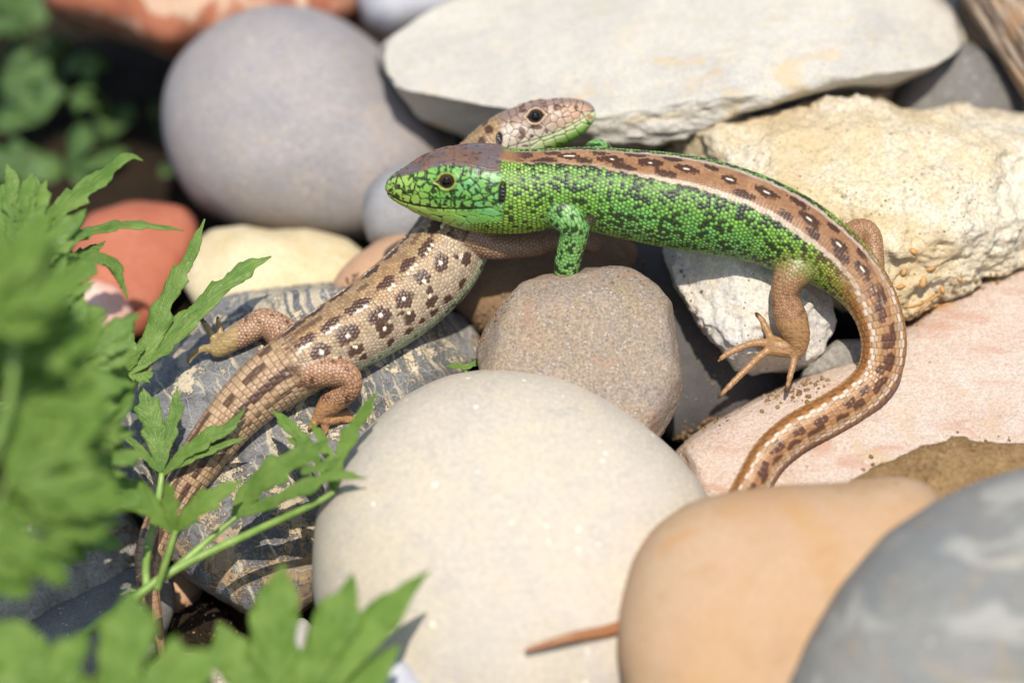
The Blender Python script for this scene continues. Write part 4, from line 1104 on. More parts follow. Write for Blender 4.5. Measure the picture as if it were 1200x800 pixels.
    wh = smoothstep(583, 591, hx + 3 * (rnd - 0.5)) * (q < 1.4)
    out = mixc(out, hcol, wh); disp = disp * (1 - wh) + d_h * wh
    ear = np.hypot((hx - 585) / 4.0, (hy - 163) / 8.5) + 0.0
    eh = (q < 1.4) * smoothstep(1.15, 0.85, ear)
    out = mixc(out, lin(30, 22, 18), eh); disp = disp - 2.4 * eh
    for bx, by, rr_ in ((573, 152, 5), (565, 165, 5), (557, 172, 4)):
        out = mixc(out, lin(70, 42, 30), (q < 1.4) * smoothstep(1.2, 0.8, np.hypot(hx - bx, hy - by) / rr_ + 0.3 * fbm(v / 3, 2, 155)) * 0.9)
    # ---- limbs
    V0 = v
    for k, t in enumerate(limbs):
        ls, lth, ld, lidx, _, _ = loc[k + 1]
        w = smoothstep(-5, 5, dist - ld + 2.0 * (rnd - 0.5))
        if k == 5 and len(limbs) == 12: w = smoothstep(-14, 10, dist - ld + 9 * (rnd - 0.5))
        sel = np.nonzero(w > 0)[0]; w = w[sel]; ls = ls[sel]; lth = lth[sel]; lidx = lidx[sel]; n = len(sel); v = V0[sel]
        b1, b2, r1, r2, _, _ = beads(ls / 4.0, lth * t.r[lidx] / 4.6)
        rr = hash01(r1 + 40, r2 + 900 + k)
        lc = mixc(np.broadcast_to(lin(160, 124, 96), (n, 3)), lin(188, 152, 122), rr)
        if k == 0: lc = mixc(lc, lin(128, 100, 80), 0.5)
        if k in (1, 2): lc = mixc(lc, lin(176, 120, 84), 0.3)
        if k in (1, 6): lc = mixc(lc, lin(70, 42, 30), smoothstep(0.42, 0.52, fbm(v / 8, 2, 183)) * 0.8)
        lc = mixc(lc, lin(98, 66, 44), smoothstep(0.28, 0.06, b2 - b1) * 0.8)
        ldp = (0.1 + 1.0 * smoothstep(0.0, 0.35, b2 - b1)) * (1 if k in (0, 1, 6) else 0.5)
        if k in (2, 3, 4, 5, 7, 8, 9): lc = mixc(lc, lin(190, 140, 92) if k < 7 else lin(166, 146, 92), 0.6)
        if k in (3, 4, 5, 7, 8, 9): lc = mixc(lc, lin(70, 50, 34), smoothstep(t.S[-1] - 7, t.S[-1] - 2, ls))
        out[sel] = mixc(out[sel], lc, w); disp[sel] = disp[sel] * (1 - w) + ldp * w
    v = V0
    return out, disp

brown_root, brown_body = build_lizard('brown female lizard with dark eyespots, neck pinned under the green lizard', BROWN, B_LIMBS, paint_brown, (627.5, 136.5, 8.2), (0.035, 0.02, 0.012), 1.12, (400, 440, 30))
# ------------------------------------------------------------------ leafy weed
def leaf_material(name, c1, c2, dust=0.0, trans=0.3, gloss=0.5):
    m = NT(name)
    v = m.coords()
    uv = m.node('UVMap'); uv.uv_map = 'leaf'
    sep = m.node('SeparateXYZ'); m.link(uv.outputs[0], sep.inputs[0])
    w = m.math('ABSOLUTE', m.math('SUBTRACT', sep.outputs[0], 0.5))
    rib = m.ramp(w, 0.012, 0.04, 1.0, 0.0)
    saw = m.math('FRACT', m.math('SUBTRACT', m.math('MULTIPLY', sep.outputs[1], 6.0), m.math('MULTIPLY', w, 2.6)))
    lat = m.math('MULTIPLY', m.ramp(m.math('ABSOLUTE', m.math('SUBTRACT', saw, 0.5)), 0.0, 0.07, 1.0, 0.0), 0.55)
    vein = m.math('MAXIMUM', rib, lat)
    c = m.mix(m.ramp(m.noise(v, 0.22, 5, 0.65), 0.32, 0.66), c1, c2)
    cell = m.vor(v, 2.2, 'DISTANCE_TO_EDGE')
    c = m.mix(m.math('MULTIPLY', m.ramp(cell, 0.0, 0.12, 1.0, 0.0), 0.18), c, lin(140, 170, 90))
    c = m.mix(m.math('MULTIPLY', vein, 0.5), c, lin(150, 184, 98))
    if dust:
        d = m.math('MULTIPLY', m.ramp(m.vor(v, 2.4), 0.12, 0.24, 1.0, 0.0), m.ramp(m.noise(v, 0.5, 2), 0.45, 0.6))
        c = m.mix(m.math('MULTIPLY', d, dust), c, lin(210, 214, 170))
    h = m.math('ADD', m.math('MULTIPLY', vein, -1.0), m.math('MULTIPLY', m.ramp(cell, 0, 0.3), 0.35))
    nrm = m.bump(h, 0.00012, 0.8)
    m.done(c, 0.4, nrm, gloss)
    tr = m.node('BsdfTranslucent'); tcol = m.mix(0.45, c, lin(150, 190, 60)); m.link(tcol, tr.inputs[0]); m.link(nrm, tr.inputs['Normal'])
    mx = m.node('MixShader'); mx.inputs[0].default_value = trans
    out = [n for n in m.t.nodes if n.type == 'OUTPUT_MATERIAL'][0]
    m.link(m.b.outputs[0], mx.inputs[1]); m.link(tr.outputs[0], mx.inputs[2]); m.link(mx.outputs[0], out.inputs[0])
    return m.mat
M['leaf'] = leaf_material('weed_leaf', lin(102, 138, 56), lin(142, 170, 84), 0.5, 0.42, 0.35)
M['leaf2'] = leaf_material('weed_leaf_smooth', lin(114, 148, 58), lin(146, 174, 84), 0.0, 0.5, 0.25)
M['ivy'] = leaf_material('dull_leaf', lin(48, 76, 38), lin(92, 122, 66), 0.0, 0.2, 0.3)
def stem_material():
    m = NT('weed_stem'); v = m.coords((1000, 1000, 1000))
    c = m.mix(m.ramp(m.noise(v, 0.3, 4), 0.35, 0.65), lin(118, 148, 66), lin(146, 172, 92))
    return m.done(c, 0.4, m.bump(m.noise(v, 2.0, 3), 0.00004), 0.4)
M['stem'] = stem_material()

WUP = np.array([0, math.cos(PITCH), -math.sin(PITCH)])      # world up in the pixel frame

def lobe_mesh(rows, teeth=4, depth=0.35, cup=0.30, normal=None, seed=0, tip=0.75, fwd=0.45, nseg=72, nw=12, thick=0.9, fold=0.22, base_w=0.35):
    """one toothed leaf lobe along rows (px, py, z, half width is the 4th value)"""
    P = np.array([np.concatenate([fr(r[0], r[1], r[2]), [r[3]]]) for r in rows])
    S, R = catmull(P, 0.5)
    t = np.linspace(0, 1, nseg)
    C = np.stack([np.interp(t * S[-1], S, R[:, k]) for k in range(3)], 1)
    W0 = np.interp(t * S[-1], S, R[:, 3])
    T = np.gradient(C, axis=0); T /= np.linalg.norm(T, axis=1)[:, None]
    N0 = np.array([0.0, 0.45, -0.9]) if normal is None else np.array(normal, dtype=float)
    N0 = N0 / np.linalg.norm(N0)
    Sd = np.cross(T, N0); Sd /= np.linalg.norm(Sd, axis=1)[:, None]
    N = np.cross(Sd, T)
    rs = np.random.RandomState(seed + 5)
    V, UV = [], []
    wv = np.linspace(-1, 1, nw + 1)
    for sgn_i in range(2): pass
    ph = rs.rand(2) * 0.5
    W = np.zeros((2, nseg))
    for k in range(2):
        x = t * teeth + ph[k]
        f = x - np.floor(x)
        amp = 0.7 + 0.6 * hash01(np.floor(x) + 10, np.full(nseg, seed * 2 + k))
        saw = np.where(f < 0.82, f / 0.82, (1 - f) / 0.18); f2 = (x * 2.7 + 0.3) % 1.0; saw = np.clip(saw - 0.28 * (1 - f2), 0, 1)
        W[k] = W0 * (1 - depth * amp * (1 - saw) * smoothstep(0.08, 0.3, t))
    grid = np.zeros((nseg, nw + 1, 3)); uv = np.zeros((nseg, nw + 1, 2))
    L = S[-1]
    ripple = fbm(C / 30 + seed, 2, seed)
    for j, w in enumerate(wv):
        k = 0 if w < 0 else 1
        ww = W[k] * abs(w)
        off = np.sign(w) * ww
        grid[:, j] = C + Sd * off[:, None] + T * (fwd * ww * (1 - t) ** 0.5)[:, None] + N * (fold * ww - cup * ww * abs(w) + 0.22 * ww * ripple + 0.11 * W[k] * np.sin(2 * np.pi * (6 * t - 1.3 * abs(w))) * abs(w) * (1.3 - abs(w)))[:, None]
        uv[:, j, 0] = 0.5 + 0.5 * w; uv[:, j, 1] = t
    top = grid.reshape(-1, 3); Nf = np.repeat(N, nw + 1, 0)
    V = np.vstack([top, top - Nf * thick]); UV = np.vstack([uv.reshape(-1, 2)] * 2)
    i = np.arange(nseg * (nw + 1)).reshape(nseg, nw + 1); o = nseg * (nw + 1)
    F = [np.stack([i[:-1, :-1], i[:-1, 1:], i[1:, 1:], i[1:, :-1]], -1).reshape(-1, 4)]
    F.append(F[0][:, ::-1] + o)
    for a, b in ((i[:-1, 0], i[1:, 0]), (i[1:, -1], i[:-1, -1]), (i[-1, :-1], i[-1, 1:]), (i[0, 1:], i[0, :-1])):
        F.append(np.stack([a, b, b + o, a + o], -1))
    return V, np.vstack(F), UV

def leaf(plant, lobes, mat=None, name='leaf', **kw):
    V, F, U, o = [], [], [], 0
    for k, l in enumerate(lobes):
        opts = dict(kw)
        if isinstance(l, tuple) and isinstance(l[1], dict): opts.update(l[1]); l = l[0]
        v, f, u = lobe_mesh(l, seed=opts.pop('seed', 1) + 7 * k, **opts)
        V.append(v); F.append(f + o); U.append(u); o += len(v)
    V, F, U = np.vstack(V), np.vstack(F), np.vstack(U)
    ob = place(name, V, F.astype(np.int32), mat or M['leaf'], parent=plant)
    uvl = ob.data.uv_layers.new(name='leaf')
    uvl.data.foreach_set('uv', U[F.ravel()].astype(np.float32).ravel())
    return ob

def rod(rows, na=10):
    P = np.array([np.concatenate([fr(r[0], r[1], r[2]), [r[3]]]) for r in rows])
    S, R = catmull(P, 3.0)
    C, rr = R[:, :3], R[:, 3]
    T = np.gradient(C, axis=0); T /= np.linalg.norm(T, axis=1)[:, None]
    A = np.cross(T, [0.1, 0.2, 1.0]); A /= np.linalg.norm(A, axis=1)[:, None]; B = np.cross(T, A)
    a = np.linspace(0, 2 * np.pi, na, endpoint=False)
    V = (C[:, None] + rr[:, None, None] * (np.cos(a)[None, :, None] * A[:, None] + np.sin(a)[None, :, None] * B[:, None])).reshape(-1, 3)
    n = len(C)
    F = [(i * na + j, i * na + (j + 1) % na, (i + 1) * na + (j + 1) % na, (i + 1) * na + j) for i in range(n - 1) for j in range(na)]
    F += [tuple(range(na))[::-1], tuple((n - 1) * na + j for j in range(na))]
    return V, F

def stem(plant, rows, name='stem', mat=None):
    v, f = rod(rows)
    return place(name, v, f, mat or M['stem'], parent=plant)

def palmate(pl, x, y, z, ang, ln, seed, mat=None, nl=5, wd=0.13, normal=None, depth=0.4, teeth=3, tilt=0.0):
    rs_ = random.Random(seed)
    L = []
    for k in range(nl):
        da = (k - (nl - 1) / 2) * 0.52 + rs_.uniform(-0.1, 0.1)
        l = ln * (1.0 - 0.16 * abs(k - (nl - 1) / 2)) * rs_.uniform(0.85, 1.1)
        bend = rs_.uniform(-0.25, 0.25)
        def pt(f, w): return (x + math.cos(ang + da + bend * f) * l * f, y - math.sin(ang + da + bend * f) * l * f, z + tilt * l * f + 0.25 * l * f * f, w * ln * wd)
        L.append([pt(0, 0.25), pt(0.3, 0.7), pt(0.6, 1.25), pt(0.85, 0.7), pt(1.0, 0.05)])
        for sg in (-1, 1):
            b = pt(0.42, 0.3)
            a2 = ang + da + sg * 0.7
            L.append([b, (b[0] + math.cos(a2) * l * 0.2, b[1] - math.sin(a2) * l * 0.2, b[2], 0.55 * ln * wd), (b[0] + math.cos(a2 - sg * 0.2) * l * 0.38, b[1] - math.sin(a2 - sg * 0.2) * l * 0.38, b[2] + 0.05 * l, 0.04 * ln * wd)])
    return leaf(pl, L, mat=mat or M['leaf2'], depth=depth, teeth=teeth, seed=seed, normal=normal, nseg=30, nw=6)

def plant(name, label, base, group=None):
    p = empty(name, fr(*base)); tag(p, label, 'plant', group, 'thing')
    return p

# the sprig whose pale stem crosses the brown lizard's tail
w1 = plant('weed_sprig', 'toothed green weed with pale stem crossing the tail of the brown lizard', (40, 830, -60))
stem(w1, [(40, 830, -60, 6), (90, 752, -118, 5.6), (150, 706, -128, 5.5), (205, 667, -120, 5.3), (290, 626, -116, 4.6), (368, 590, -138, 3.5), (392, 575, -147, 3)])
stem(w1, [(172, 694, -126, 4.5), (171, 660, -110, 4.5), (178, 620, -80, 4.2), (186, 580, -54, 4), (190, 552, -44, 3.5)])
stem(w1, [(196, 674, -122, 4.5), (240, 636, -112, 4), (278, 604, -104, 3.5)])
stem(w1, [(184, 690, -130, 4), (196, 652, -150, 4), (206, 620, -158, 3.5)])
leaf(w1, [[(190, 554, -44, 2.5), (186, 530, -42, 13.1), (180, 500, -38, 19.7), (172, 475, -34, 17.2), (165, 453, -30, 1.6)],
          [(189, 552, -44, 2.5), (196, 520, -40, 8.2), (204, 490, -36, 12.3), (208, 468, -34, 7.4), (207, 455, -32, 1.6)],
          [(189, 553, -44, 2.5), (172, 536, -46, 7.4), (155, 518, -48, 5.7), (142, 508, -50, 0.8)],
          ], depth=0.45, teeth=3, seed=3)
leaf(w1, [[(191, 556, -44, 2.5), (215, 532, -50, 10.7), (245, 512, -54, 13.1), (270, 498, -54, 7.4), (288, 478, -52, 0.8)],
          [(200, 548, -46, 3.3), (236, 532, -50, 6.6), (264, 520, -52, 4.9), (290, 512, -54, 0.8)]], depth=0.4, teeth=3, seed=5)
leaf(w1, [[(272, 606, -105, 3.3), (292, 576, -116, 18.0), (326, 548, -134, 22.1), (362, 528, -154, 14.8), (386, 514, -167, 1.6)],
          [(276, 604, -107, 3.3), (316, 588, -131, 10.7), (360, 568, -157, 13.9), (396, 556, -177, 8.2), (430, 560, -194, 0.8)],
          [(352, 552, -151, 4.9), (380, 546, -168, 8.2), (400, 536, -179, 0.8)]], depth=0.45, teeth=3, seed=9)
leaf(w1, [[(392, 575, -147, 2.5), (396, 540, -143, 10.7), (412, 505, -144, 12.3), (430, 478, -148, 7.4), (443, 456, -151, 0.8)],
          [(390, 572, -144, 2.5), (386, 540, -133, 7.4), (376, 512, -120, 7.4), (362, 492, -104, 0.8)]], depth=0.42, teeth=3, seed=13, mat=M['leaf2'])
leaf(w1, [[(392, 570, -127, 2.5), (365, 530, -96, 9.8), (340, 500, -72, 10.7), (318, 480, -52, 1.6)], [(370, 534, -99, 4.9), (352, 520, -85, 8.2), (334, 512, -71, 0.8)]], depth=0.42, teeth=3, seed=17)
leaf(w1, [[(206, 622, -158, 3.3), (226, 598, -164, 18.0), (252, 580, -166, 14.8), (284, 562, -166, 1.6)],
          [(206, 624, -158, 3.3), (180, 596, -170, 19.7), (150, 574, -178, 21.3), (112, 560, -184, 3.3)],
          [(204, 622, -160, 3.3), (200, 596, -168, 13.1), (198, 578, -172, 9.8), (196, 564, -176, 1.6)]], depth=0.4, teeth=3, seed=21, mat=M['leaf2'])
w7 = plant('weed_seedling', 'tiny green leaf tips peeping out behind the top of the pale boulder', (545, 500, 70))
stem(w7, [(545, 500, 70, 2), (546, 465, 50, 2), (546, 433, 30, 1.6)])
leaf(w7, [[(540, 432, 30, 2.5), (556, 426, 30, 5.7), (570, 420, 32, 4.9), (582, 414, 34, 0.8)], [(548, 432, 30, 2.5), (535, 428, 28, 4.9), (522, 430, 26, 0.8)]], depth=0.42, teeth=3, seed=22, cup=0.1)

# the tall weed at the left edge
w2 = plant('weed_clump', 'tall lush weed with drooping toothed leaves beside the terracotta shard', (-60, 700, 0))
stem(w2, [(-60, 700, 0, 8), (-40, 560, -70, 7), (0, 430, -100, 6), (30, 330, -90, 5), (50, 280, -70, 4)])
stem(w2, [(-20, 480, -92, 5), (60, 465, -60, 4.5), (120, 445, -34, 4), (150, 432, -24, 3.5)])
leaf(w2, [[(148, 436, -24, 4), (176, 400, -20, 17), (196, 350, -16, 16), (222, 300, -14, 11), (240, 256, -12, 1)],
          [(150, 434, -24, 4), (196, 392, -16, 12), (240, 352, -8, 13), (282, 318, 0, 15), (318, 300, 8, 1)],
          [(148, 438, -24, 4), (190, 410, -24, 10), (230, 372, -24, 9), (272, 336, -22, 1)],
          [(148, 436, -26, 4), (152, 410, -30, 22), (140, 392, -30, 16), (128, 378, -30, 2)],
          [(150, 438, -26, 4), (166, 440, -22, 14), (180, 436, -18, 1)]], depth=0.46, teeth=4, seed=25)
leaf(w2, [[(20, 300, -70, 5), (60, 282, -66, 15), (110, 270, -60, 14), (160, 262, -56, 12), (216, 270, -54, 1)],
          [(60, 290, -66, 5), (90, 300, -60, 9), (124, 282, -58, 1)]], depth=0.38, teeth=6, seed=31, normal=(0.1, 0.85, -0.5))
leaf(w2, [[(10, 300, -90, 6), (44, 266, -88, 20), (84, 232, -84, 24), (126, 200, -80, 16), (150, 182, -76, 9), (168, 188, -74, 1)]], depth=0.36, teeth=5, seed=33, normal=(-0.1, 0.75, -0.6))
leaf(w2, [[(-10, 270, -80, 5), (6, 236, -78, 16), (14, 214, -76, 12), (8, 192, -74, 1)], [(0, 262, -80, 4), (24, 236, -78, 12), (40, 220, -76, 8), (42, 206, -74, 1)]], depth=0.3, teeth=3, seed=35)
leaf(w2, [[(30, 330, -100, 6), (70, 310, -96, 16), (110, 300, -92, 15), (136, 312, -88, 11), (142, 338, -84, 1)], [(110, 300, -92, 4), (136, 318, -84, 7), (150, 350, -80, 1)]], depth=0.34, teeth=4, seed=37, normal=(0.0, 0.8, -0.6))
leaf(w2, [[(60, 330, -50, 4), (84, 306, -46, 11), (104, 294, -44, 9), (122, 286, -42, 1)]], depth=0.35, teeth=4, seed=38)
leaf(w2, [[(40, 400, -140, 6), (62, 370, -136, 24), (76, 340, -134, 26), (86, 312, -132, 3)], [(70, 380, -136, 6), (96, 372, -132, 13), (112, 366, -130, 1)]], depth=0.28, teeth=3, seed=39, mat=M['leaf2'])
leaf(w2, [[(60, 520, -110, 6), (100, 480, -110, 34), (126, 455, -106, 36), (148, 430, -104, 4)], [(64, 522, -112, 6), (110, 510, -112, 26), (148, 502, -110, 4)], [(70, 530, -112, 6), (104, 530, -110, 18), (146, 520, -108, 3)]], depth=0.22, teeth=3, seed=41, mat=M['leaf2'])

rs2 = random.Random(12)
for k, (x, y, z, a, ln) in enumerate(((30, 380, -190, 0.9, 120), (70, 440, -220, 0.6, 120), (20, 470, -260, 0.3, 140), (60, 540, -240, 0.5, 130), (10, 330, -160, 0.8, 120), (40, 600, -260, 0.1, 130), (20, 300, -130, 1.1, 110), (90, 500, -170, 1.1, 90))):
    palmate(w2, x, y, z, a, ln, 150 + k, mat=M['leaf'], wd=0.14, normal=(rs2.uniform(-.4, .4), rs2.uniform(0.2, 0.8), -0.8), depth=0.45)
    stem(w2, [(x, y, z, 2.8), (x - 30, y + 50, z + 20, 3), (-30, min(y + 130, 690), -80 if y < 560 else -20, 3.4)])

# out of focus foliage close to the lens
w3 = plant('leafy_weed', 'blurred broad weed leaves nearest the left edge', (-90, 760, -320))
stem(w3, [(-90, 760, -320, 7), (-50, 660, -430, 7), (-20, 560, -590, 6), (10, 470, -620, 5), (20, 360, -630, 4)])
rs3 = random.Random(31)
for k, (x, y, z, a, ln) in enumerate(((-10, 420, -600, 1.2, 190), (20, 470, -560, 0.5, 150), (10, 560, -580, 0.35, 160), (0, 600, -560, -0.35, 130), (-40, 380, -680, 1.0, 170), (60, 540, -500, 0.9, 110), (-60, 640, -560, -0.2, 130), (-30, 460, -520, 1.6, 150))):
    palmate(w3, x, y, z, a, ln, 50 + k, wd=0.16, normal=(rs3.uniform(-.4, .4), rs3.uniform(0.1, 0.8), -0.8))
    stem(w3, [(x, y, z, 3), (x - 25, y + 60, z + 30, 3.2), (-50 if y < 560 else -80, min(y + 140, 700), -430 if y < 600 else -340, 3.5)])

w4 = plant('leafy_weed', 'blurred weed leaf with upright lobes below the pale boulder', (300, 960, -240))
stem(w4, [(300, 960, -240, 7), (315, 900, -320, 6), (325, 850, -350, 5)])
leaf(w4, [[(325, 850, -350, 6), (322, 790, -350, 30), (322, 730, -348, 34), (328, 690, -346, 18), (332, 660, -345, 2)],
          [(330, 850, -350, 6), (360, 790, -352, 26), (392, 730, -352, 30), (408, 695, -350, 14), (413, 672, -350, 2)],
          [(332, 850, -350, 6), (395, 785, -352, 22), (440, 730, -354, 24), (474, 694, -354, 13), (503, 668, -354, 1)],
          [(334, 850, -350, 6), (400, 815, -350, 22), (440, 785, -350, 20), (467, 755, -350, 2)],
          [(322, 850, -350, 6), (290, 800, -350, 26), (268, 760, -348, 24), (256, 728, -346, 2)]], depth=0.25, teeth=2, seed=61, mat=M['leaf2'])
w5 = plant('leafy_weed', 'blurred weed leaf over the slate blue stone', (120, 960, -200))
stem(w5, [(120, 960, -200, 6), (120, 900, -260, 6), (118, 850, -500, 5)])
leaf(w5, [[(118, 850, -500, 6), (136, 790, -502, 32), (150, 740, -502, 36), (154, 690, -500, 4)],
          [(120, 850, -500, 6), (190, 810, -510, 26), (230, 780, -512, 24), (262, 762, -512, 3)],
          [(112, 850, -500, 6), (60, 800, -520, 36), (20, 760, -526, 34), (-20, 730, -528, 4)],
          [(112, 850, -500, 6), (70, 840, -530, 30), (10, 810, -540, 32), (-40, 790, -540, 4)]], depth=0.25, teeth=2, seed=71, mat=M['leaf2'])

palmate(w5, 30, 860, -540, 1.2, 140, 77, wd=0.18)
palmate(w5, 170, 870, -510, 1.3, 150, 78, wd=0.17)
# dull leaves in the dark corner behind
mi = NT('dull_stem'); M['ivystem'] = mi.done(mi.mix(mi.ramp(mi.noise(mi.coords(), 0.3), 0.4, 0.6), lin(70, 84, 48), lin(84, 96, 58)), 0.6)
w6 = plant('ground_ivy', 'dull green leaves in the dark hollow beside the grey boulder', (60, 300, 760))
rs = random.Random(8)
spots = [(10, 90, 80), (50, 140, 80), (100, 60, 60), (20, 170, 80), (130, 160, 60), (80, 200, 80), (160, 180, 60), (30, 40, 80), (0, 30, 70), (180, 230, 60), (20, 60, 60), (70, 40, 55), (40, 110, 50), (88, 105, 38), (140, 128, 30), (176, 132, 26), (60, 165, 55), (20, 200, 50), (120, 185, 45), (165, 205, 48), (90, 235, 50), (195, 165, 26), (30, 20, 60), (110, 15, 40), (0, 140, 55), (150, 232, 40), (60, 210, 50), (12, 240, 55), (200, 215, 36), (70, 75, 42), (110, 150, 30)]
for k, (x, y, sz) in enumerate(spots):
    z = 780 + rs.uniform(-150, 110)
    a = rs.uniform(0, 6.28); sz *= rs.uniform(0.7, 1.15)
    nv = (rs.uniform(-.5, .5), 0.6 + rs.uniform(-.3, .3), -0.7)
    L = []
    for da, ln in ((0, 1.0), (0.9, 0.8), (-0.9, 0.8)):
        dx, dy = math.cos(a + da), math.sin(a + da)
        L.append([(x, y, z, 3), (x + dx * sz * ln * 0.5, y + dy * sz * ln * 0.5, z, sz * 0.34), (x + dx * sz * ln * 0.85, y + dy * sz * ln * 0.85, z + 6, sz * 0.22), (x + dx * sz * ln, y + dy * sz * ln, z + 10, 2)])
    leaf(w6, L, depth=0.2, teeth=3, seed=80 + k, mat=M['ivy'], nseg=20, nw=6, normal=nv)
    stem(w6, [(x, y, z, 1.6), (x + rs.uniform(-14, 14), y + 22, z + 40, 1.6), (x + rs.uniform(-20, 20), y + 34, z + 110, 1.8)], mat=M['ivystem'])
# ------------------------------------------------------------------ weathered wood, husks and crumbs
def wood_material():
    m = NT('weathered_wood'); tc = m.node('UVMap'); tc.uv_map = 'grain'
    mp = m.node('Mapping'); m.link(tc.outputs[0], mp.inputs[0]); mp.inputs['Scale'].default_value = (26, 5, 1)
    n = m.noise(mp.outputs[0], 1.0, 8, 0.65, 0.4)
    c = m.mix(m.ramp(n, 0.32, 0.62), lin(78, 62, 48), lin(172, 152, 130))
    c = m.mix(m.math('MULTIPLY', m.ramp(m.noise(m.coords(), 0.12, 3), 0.5, 0.65), 0.6), c, lin(160, 120, 82))
    return m.done(c, 0.85, m.bump(n, 0.0006, 1.0), 0.2)
M['wood'] = wood_material()
def build_log():
    a, b = fr(1140, -80, 330), fr(1318, 200, 190)
    ax = b - a; L = np.linalg.norm(ax); ax /= L
    A = np.cross(ax, [0, 0, 1.0]); A /= np.linalg.norm(A); B = np.cross(ax, A)
    nu, nv = 220, 140
    t = np.linspace(0, 1, nu); th = np.linspace(0, 2 * np.pi, nv, endpoint=False)
    TT, TH = np.meshgrid(t, th, indexing='ij')
    p = np.stack([np.cos(TH.ravel()) * 3, np.sin(TH.ravel()) * 3, TT.ravel() * 2.0], 1)
    g = fbm(p * np.array([3.2, 3.2, 1.1]), 5, 300, 0.6)
    R = 56 + 7 * fbm(p * 0.5, 3, 310) + 7 * g
    taper = np.minimum(1, np.minimum(smoothstep(-0.02, 0.06, TT.ravel()), smoothstep(1.02, 0.94, TT.ravel())))
    R = R * (0.25 + 0.75 * taper)
    V = a + ax * (TT.ravel() * L)[:, None] + R[:, None] * (np.cos(TH.ravel())[:, None] * A + np.sin(TH.ravel())[:, None] * B)
    i = np.arange(nu * nv).reshape(nu, nv); j = np.roll(i, -1, 1)
    F = np.stack([i[:-1], j[:-1], j[1:], i[1:]], -1).reshape(-1, 4).astype(np.int32)
    ob = place('driftwood', V, F, M['wood'])
    u = ob.data.uv_layers.new(name='grain')
    UV = np.stack([TH.ravel() / 6.2832, TT.ravel()], 1)
    u.data.foreach_set('uv', UV[F.ravel()].astype(np.float32).ravel())
    tag(ob, 'weathered grey brown piece of wood leaning against the white slab', 'wood')
build_log()

SBV = bvh_of(STONES)
def scatter(name, label, lines, count, size, mat, seed, kind='stuff', cat='soil'):
    rs = np.random.RandomState(seed)
    sv, sf = ico(2)
    V, F, o = [], [], 0
    for _ in range(count):
        l = lines[rs.randint(len(lines))]
        k = rs.randint(len(l) - 1); t = rs.rand()
        p = np.array(l[k][:2]) * (1 - t) + np.array(l[k + 1][:2]) * t + rs.randn(2) * l[0][2]
        h = depth_at(SBV, p[0], p[1])
        if h is None: continue
        r = size * (0.4 + rs.rand() ** 2 * 1.3)
        q = sv * np.array([1, 0.6 + 0.4 * rs.rand(), 0.5 + 0.5 * rs.rand()])
        q = q * (1 + 0.35 * fbm(sv * 1.7 + rs.rand() * 90, 2, seed))[:, None]
        ang = rs.rand() * 6.28; c, s_ = math.cos(ang), math.sin(ang)
        q = q @ np.array([[c, -s_, 0], [s_, c, 0], [0, 0, 1]])
        V.append(q * r + np.array(h) - np.array([0, 0, 0.25 * r])); F.append(sf + o); o += len(sv)
    ob = place(name, np.vstack(V), np.vstack(F).astype(np.int32), mat)
    tag(ob, label, cat, kind=kind)
    return ob
scatter('dirt_crumbs', 'loose dirt crumbs caught in the crevices around the pink rock',
        [[(1062, 376, 6), (1100, 352, 6), (1150, 332, 6), (1195, 316, 6)], [(792, 520, 6), (810, 505, 6), (850, 488, 6)], [(985, 362, 8), (1000, 372, 8), (1010, 390, 8)], [(890, 470, 8), (930, 458, 8), (960, 446, 8)], [(1010, 560, 9), (1100, 528, 9), (1190, 524, 9)]], 420, 2.0, M['drysoil'], 5)

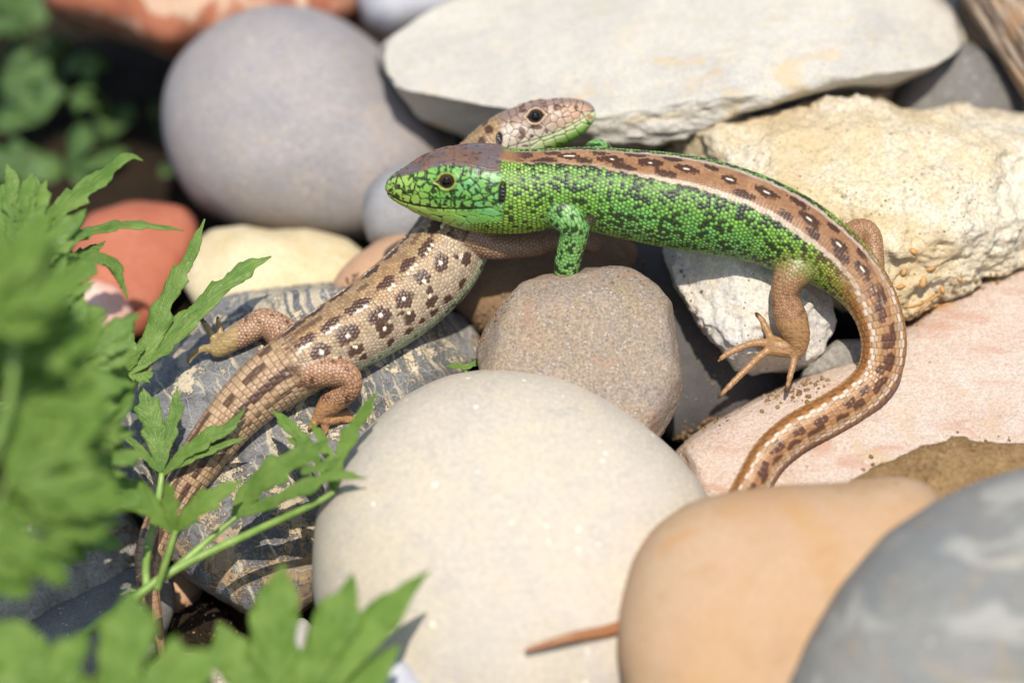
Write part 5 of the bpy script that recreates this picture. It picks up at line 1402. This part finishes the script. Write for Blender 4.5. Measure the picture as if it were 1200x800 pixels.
scatter('grit', 'loose soil grit in the gaps around the veined stone and the pale boulder',
        [[(190, 650, 14), (230, 720, 14), (300, 760, 14)], [(120, 610, 10), (160, 640, 10)], [(560, 400, 7), (575, 372, 7), (600, 350, 7)], [(720, 330, 10), (790, 300, 10), (830, 430, 10), (850, 480, 10)], [(420, 330, 5), (400, 345, 5)]], 380, 1.8, M['umber'], 15)
def husk_material():
    m = NT('dry_husk'); v = m.coords()
    return m.done(m.mix(m.ramp(m.noise(v, 0.8, 3), 0.4, 0.6), lin(196, 152, 96), lin(168, 122, 72)), 0.7, m.bump(m.noise(v, 3.0, 3), 0.00005), 0.25)
M['husk'] = husk_material()
def husk(px, py, ln, wd, ang, label):
    h = depth_at(SBV, px, py)
    if h is None: return
    sv, sf = ico(3)
    q = sv * np.array([ln, wd, wd * 0.7])
    q[:, 1] *= 1 - 0.5 * (sv[:, 0] * 0.5 + 0.5) ** 2           # pointed at one end
    q[:, 2] += 0.12 * ln * sv[:, 0] ** 2
    q[:, 1] += 0.10 * wd * np.abs(np.sin(sv[:, 0] * 9))
    c, s_ = math.cos(ang), math.sin(ang)
    q = q @ np.array([[c, s_, 0], [-s_, c, 0], [0, 0, 1]])
    ob = place('seed_husk', q + np.array(h) - np.array([0, 0, wd * 0.4]), sf, M['husk'])
    tag(ob, label, 'seed husk', 'dry seed husks on the cream limestone')
for (x, y, ln, wd, a) in ((1082, 330, 8, 4.5, 1.4), (1092, 314, 7, 4, 0.4), (1070, 294, 7, 3.6, 2.6), (1060, 318, 6, 3.4, 1.1), (1104, 338, 7, 3.4, 2.0), (1056, 336, 6, 3, 0.2), (1124, 326, 6, 3, 2.4), (1048, 356, 6, 3, 1.7)):
    husk(x, y, ln, wd, a, 'tiny dry tan seed husk stuck to the cream limestone')
def straw(rows, label):
    pts = []
    for x, y, r in rows:
        h = depth_at(SBV, x, y)
        pts.append((x, y, (h.z if h is not None else 60) - r, r))
    v, f = rod(pts, 8)
    ob = place('straw', v, f, M['husk']); tag(ob, label, 'straw', 'dry straws in the crevice beside the pink rock')
for rows in (((1066, 372, 1.6), (1086, 362, 1.6), (1108, 354, 1.2)), ((1072, 366, 1.5), (1092, 350, 1.5), (1104, 342, 1.0)), ((1060, 360, 1.4), (1078, 356, 1.4), (1096, 344, 1.0)), ((1080, 372, 1.4), (1100, 360, 1.4), (1122, 352, 1.0))):
    straw(rows, 'thin dry straw lying in the crevice beside the pink rock')
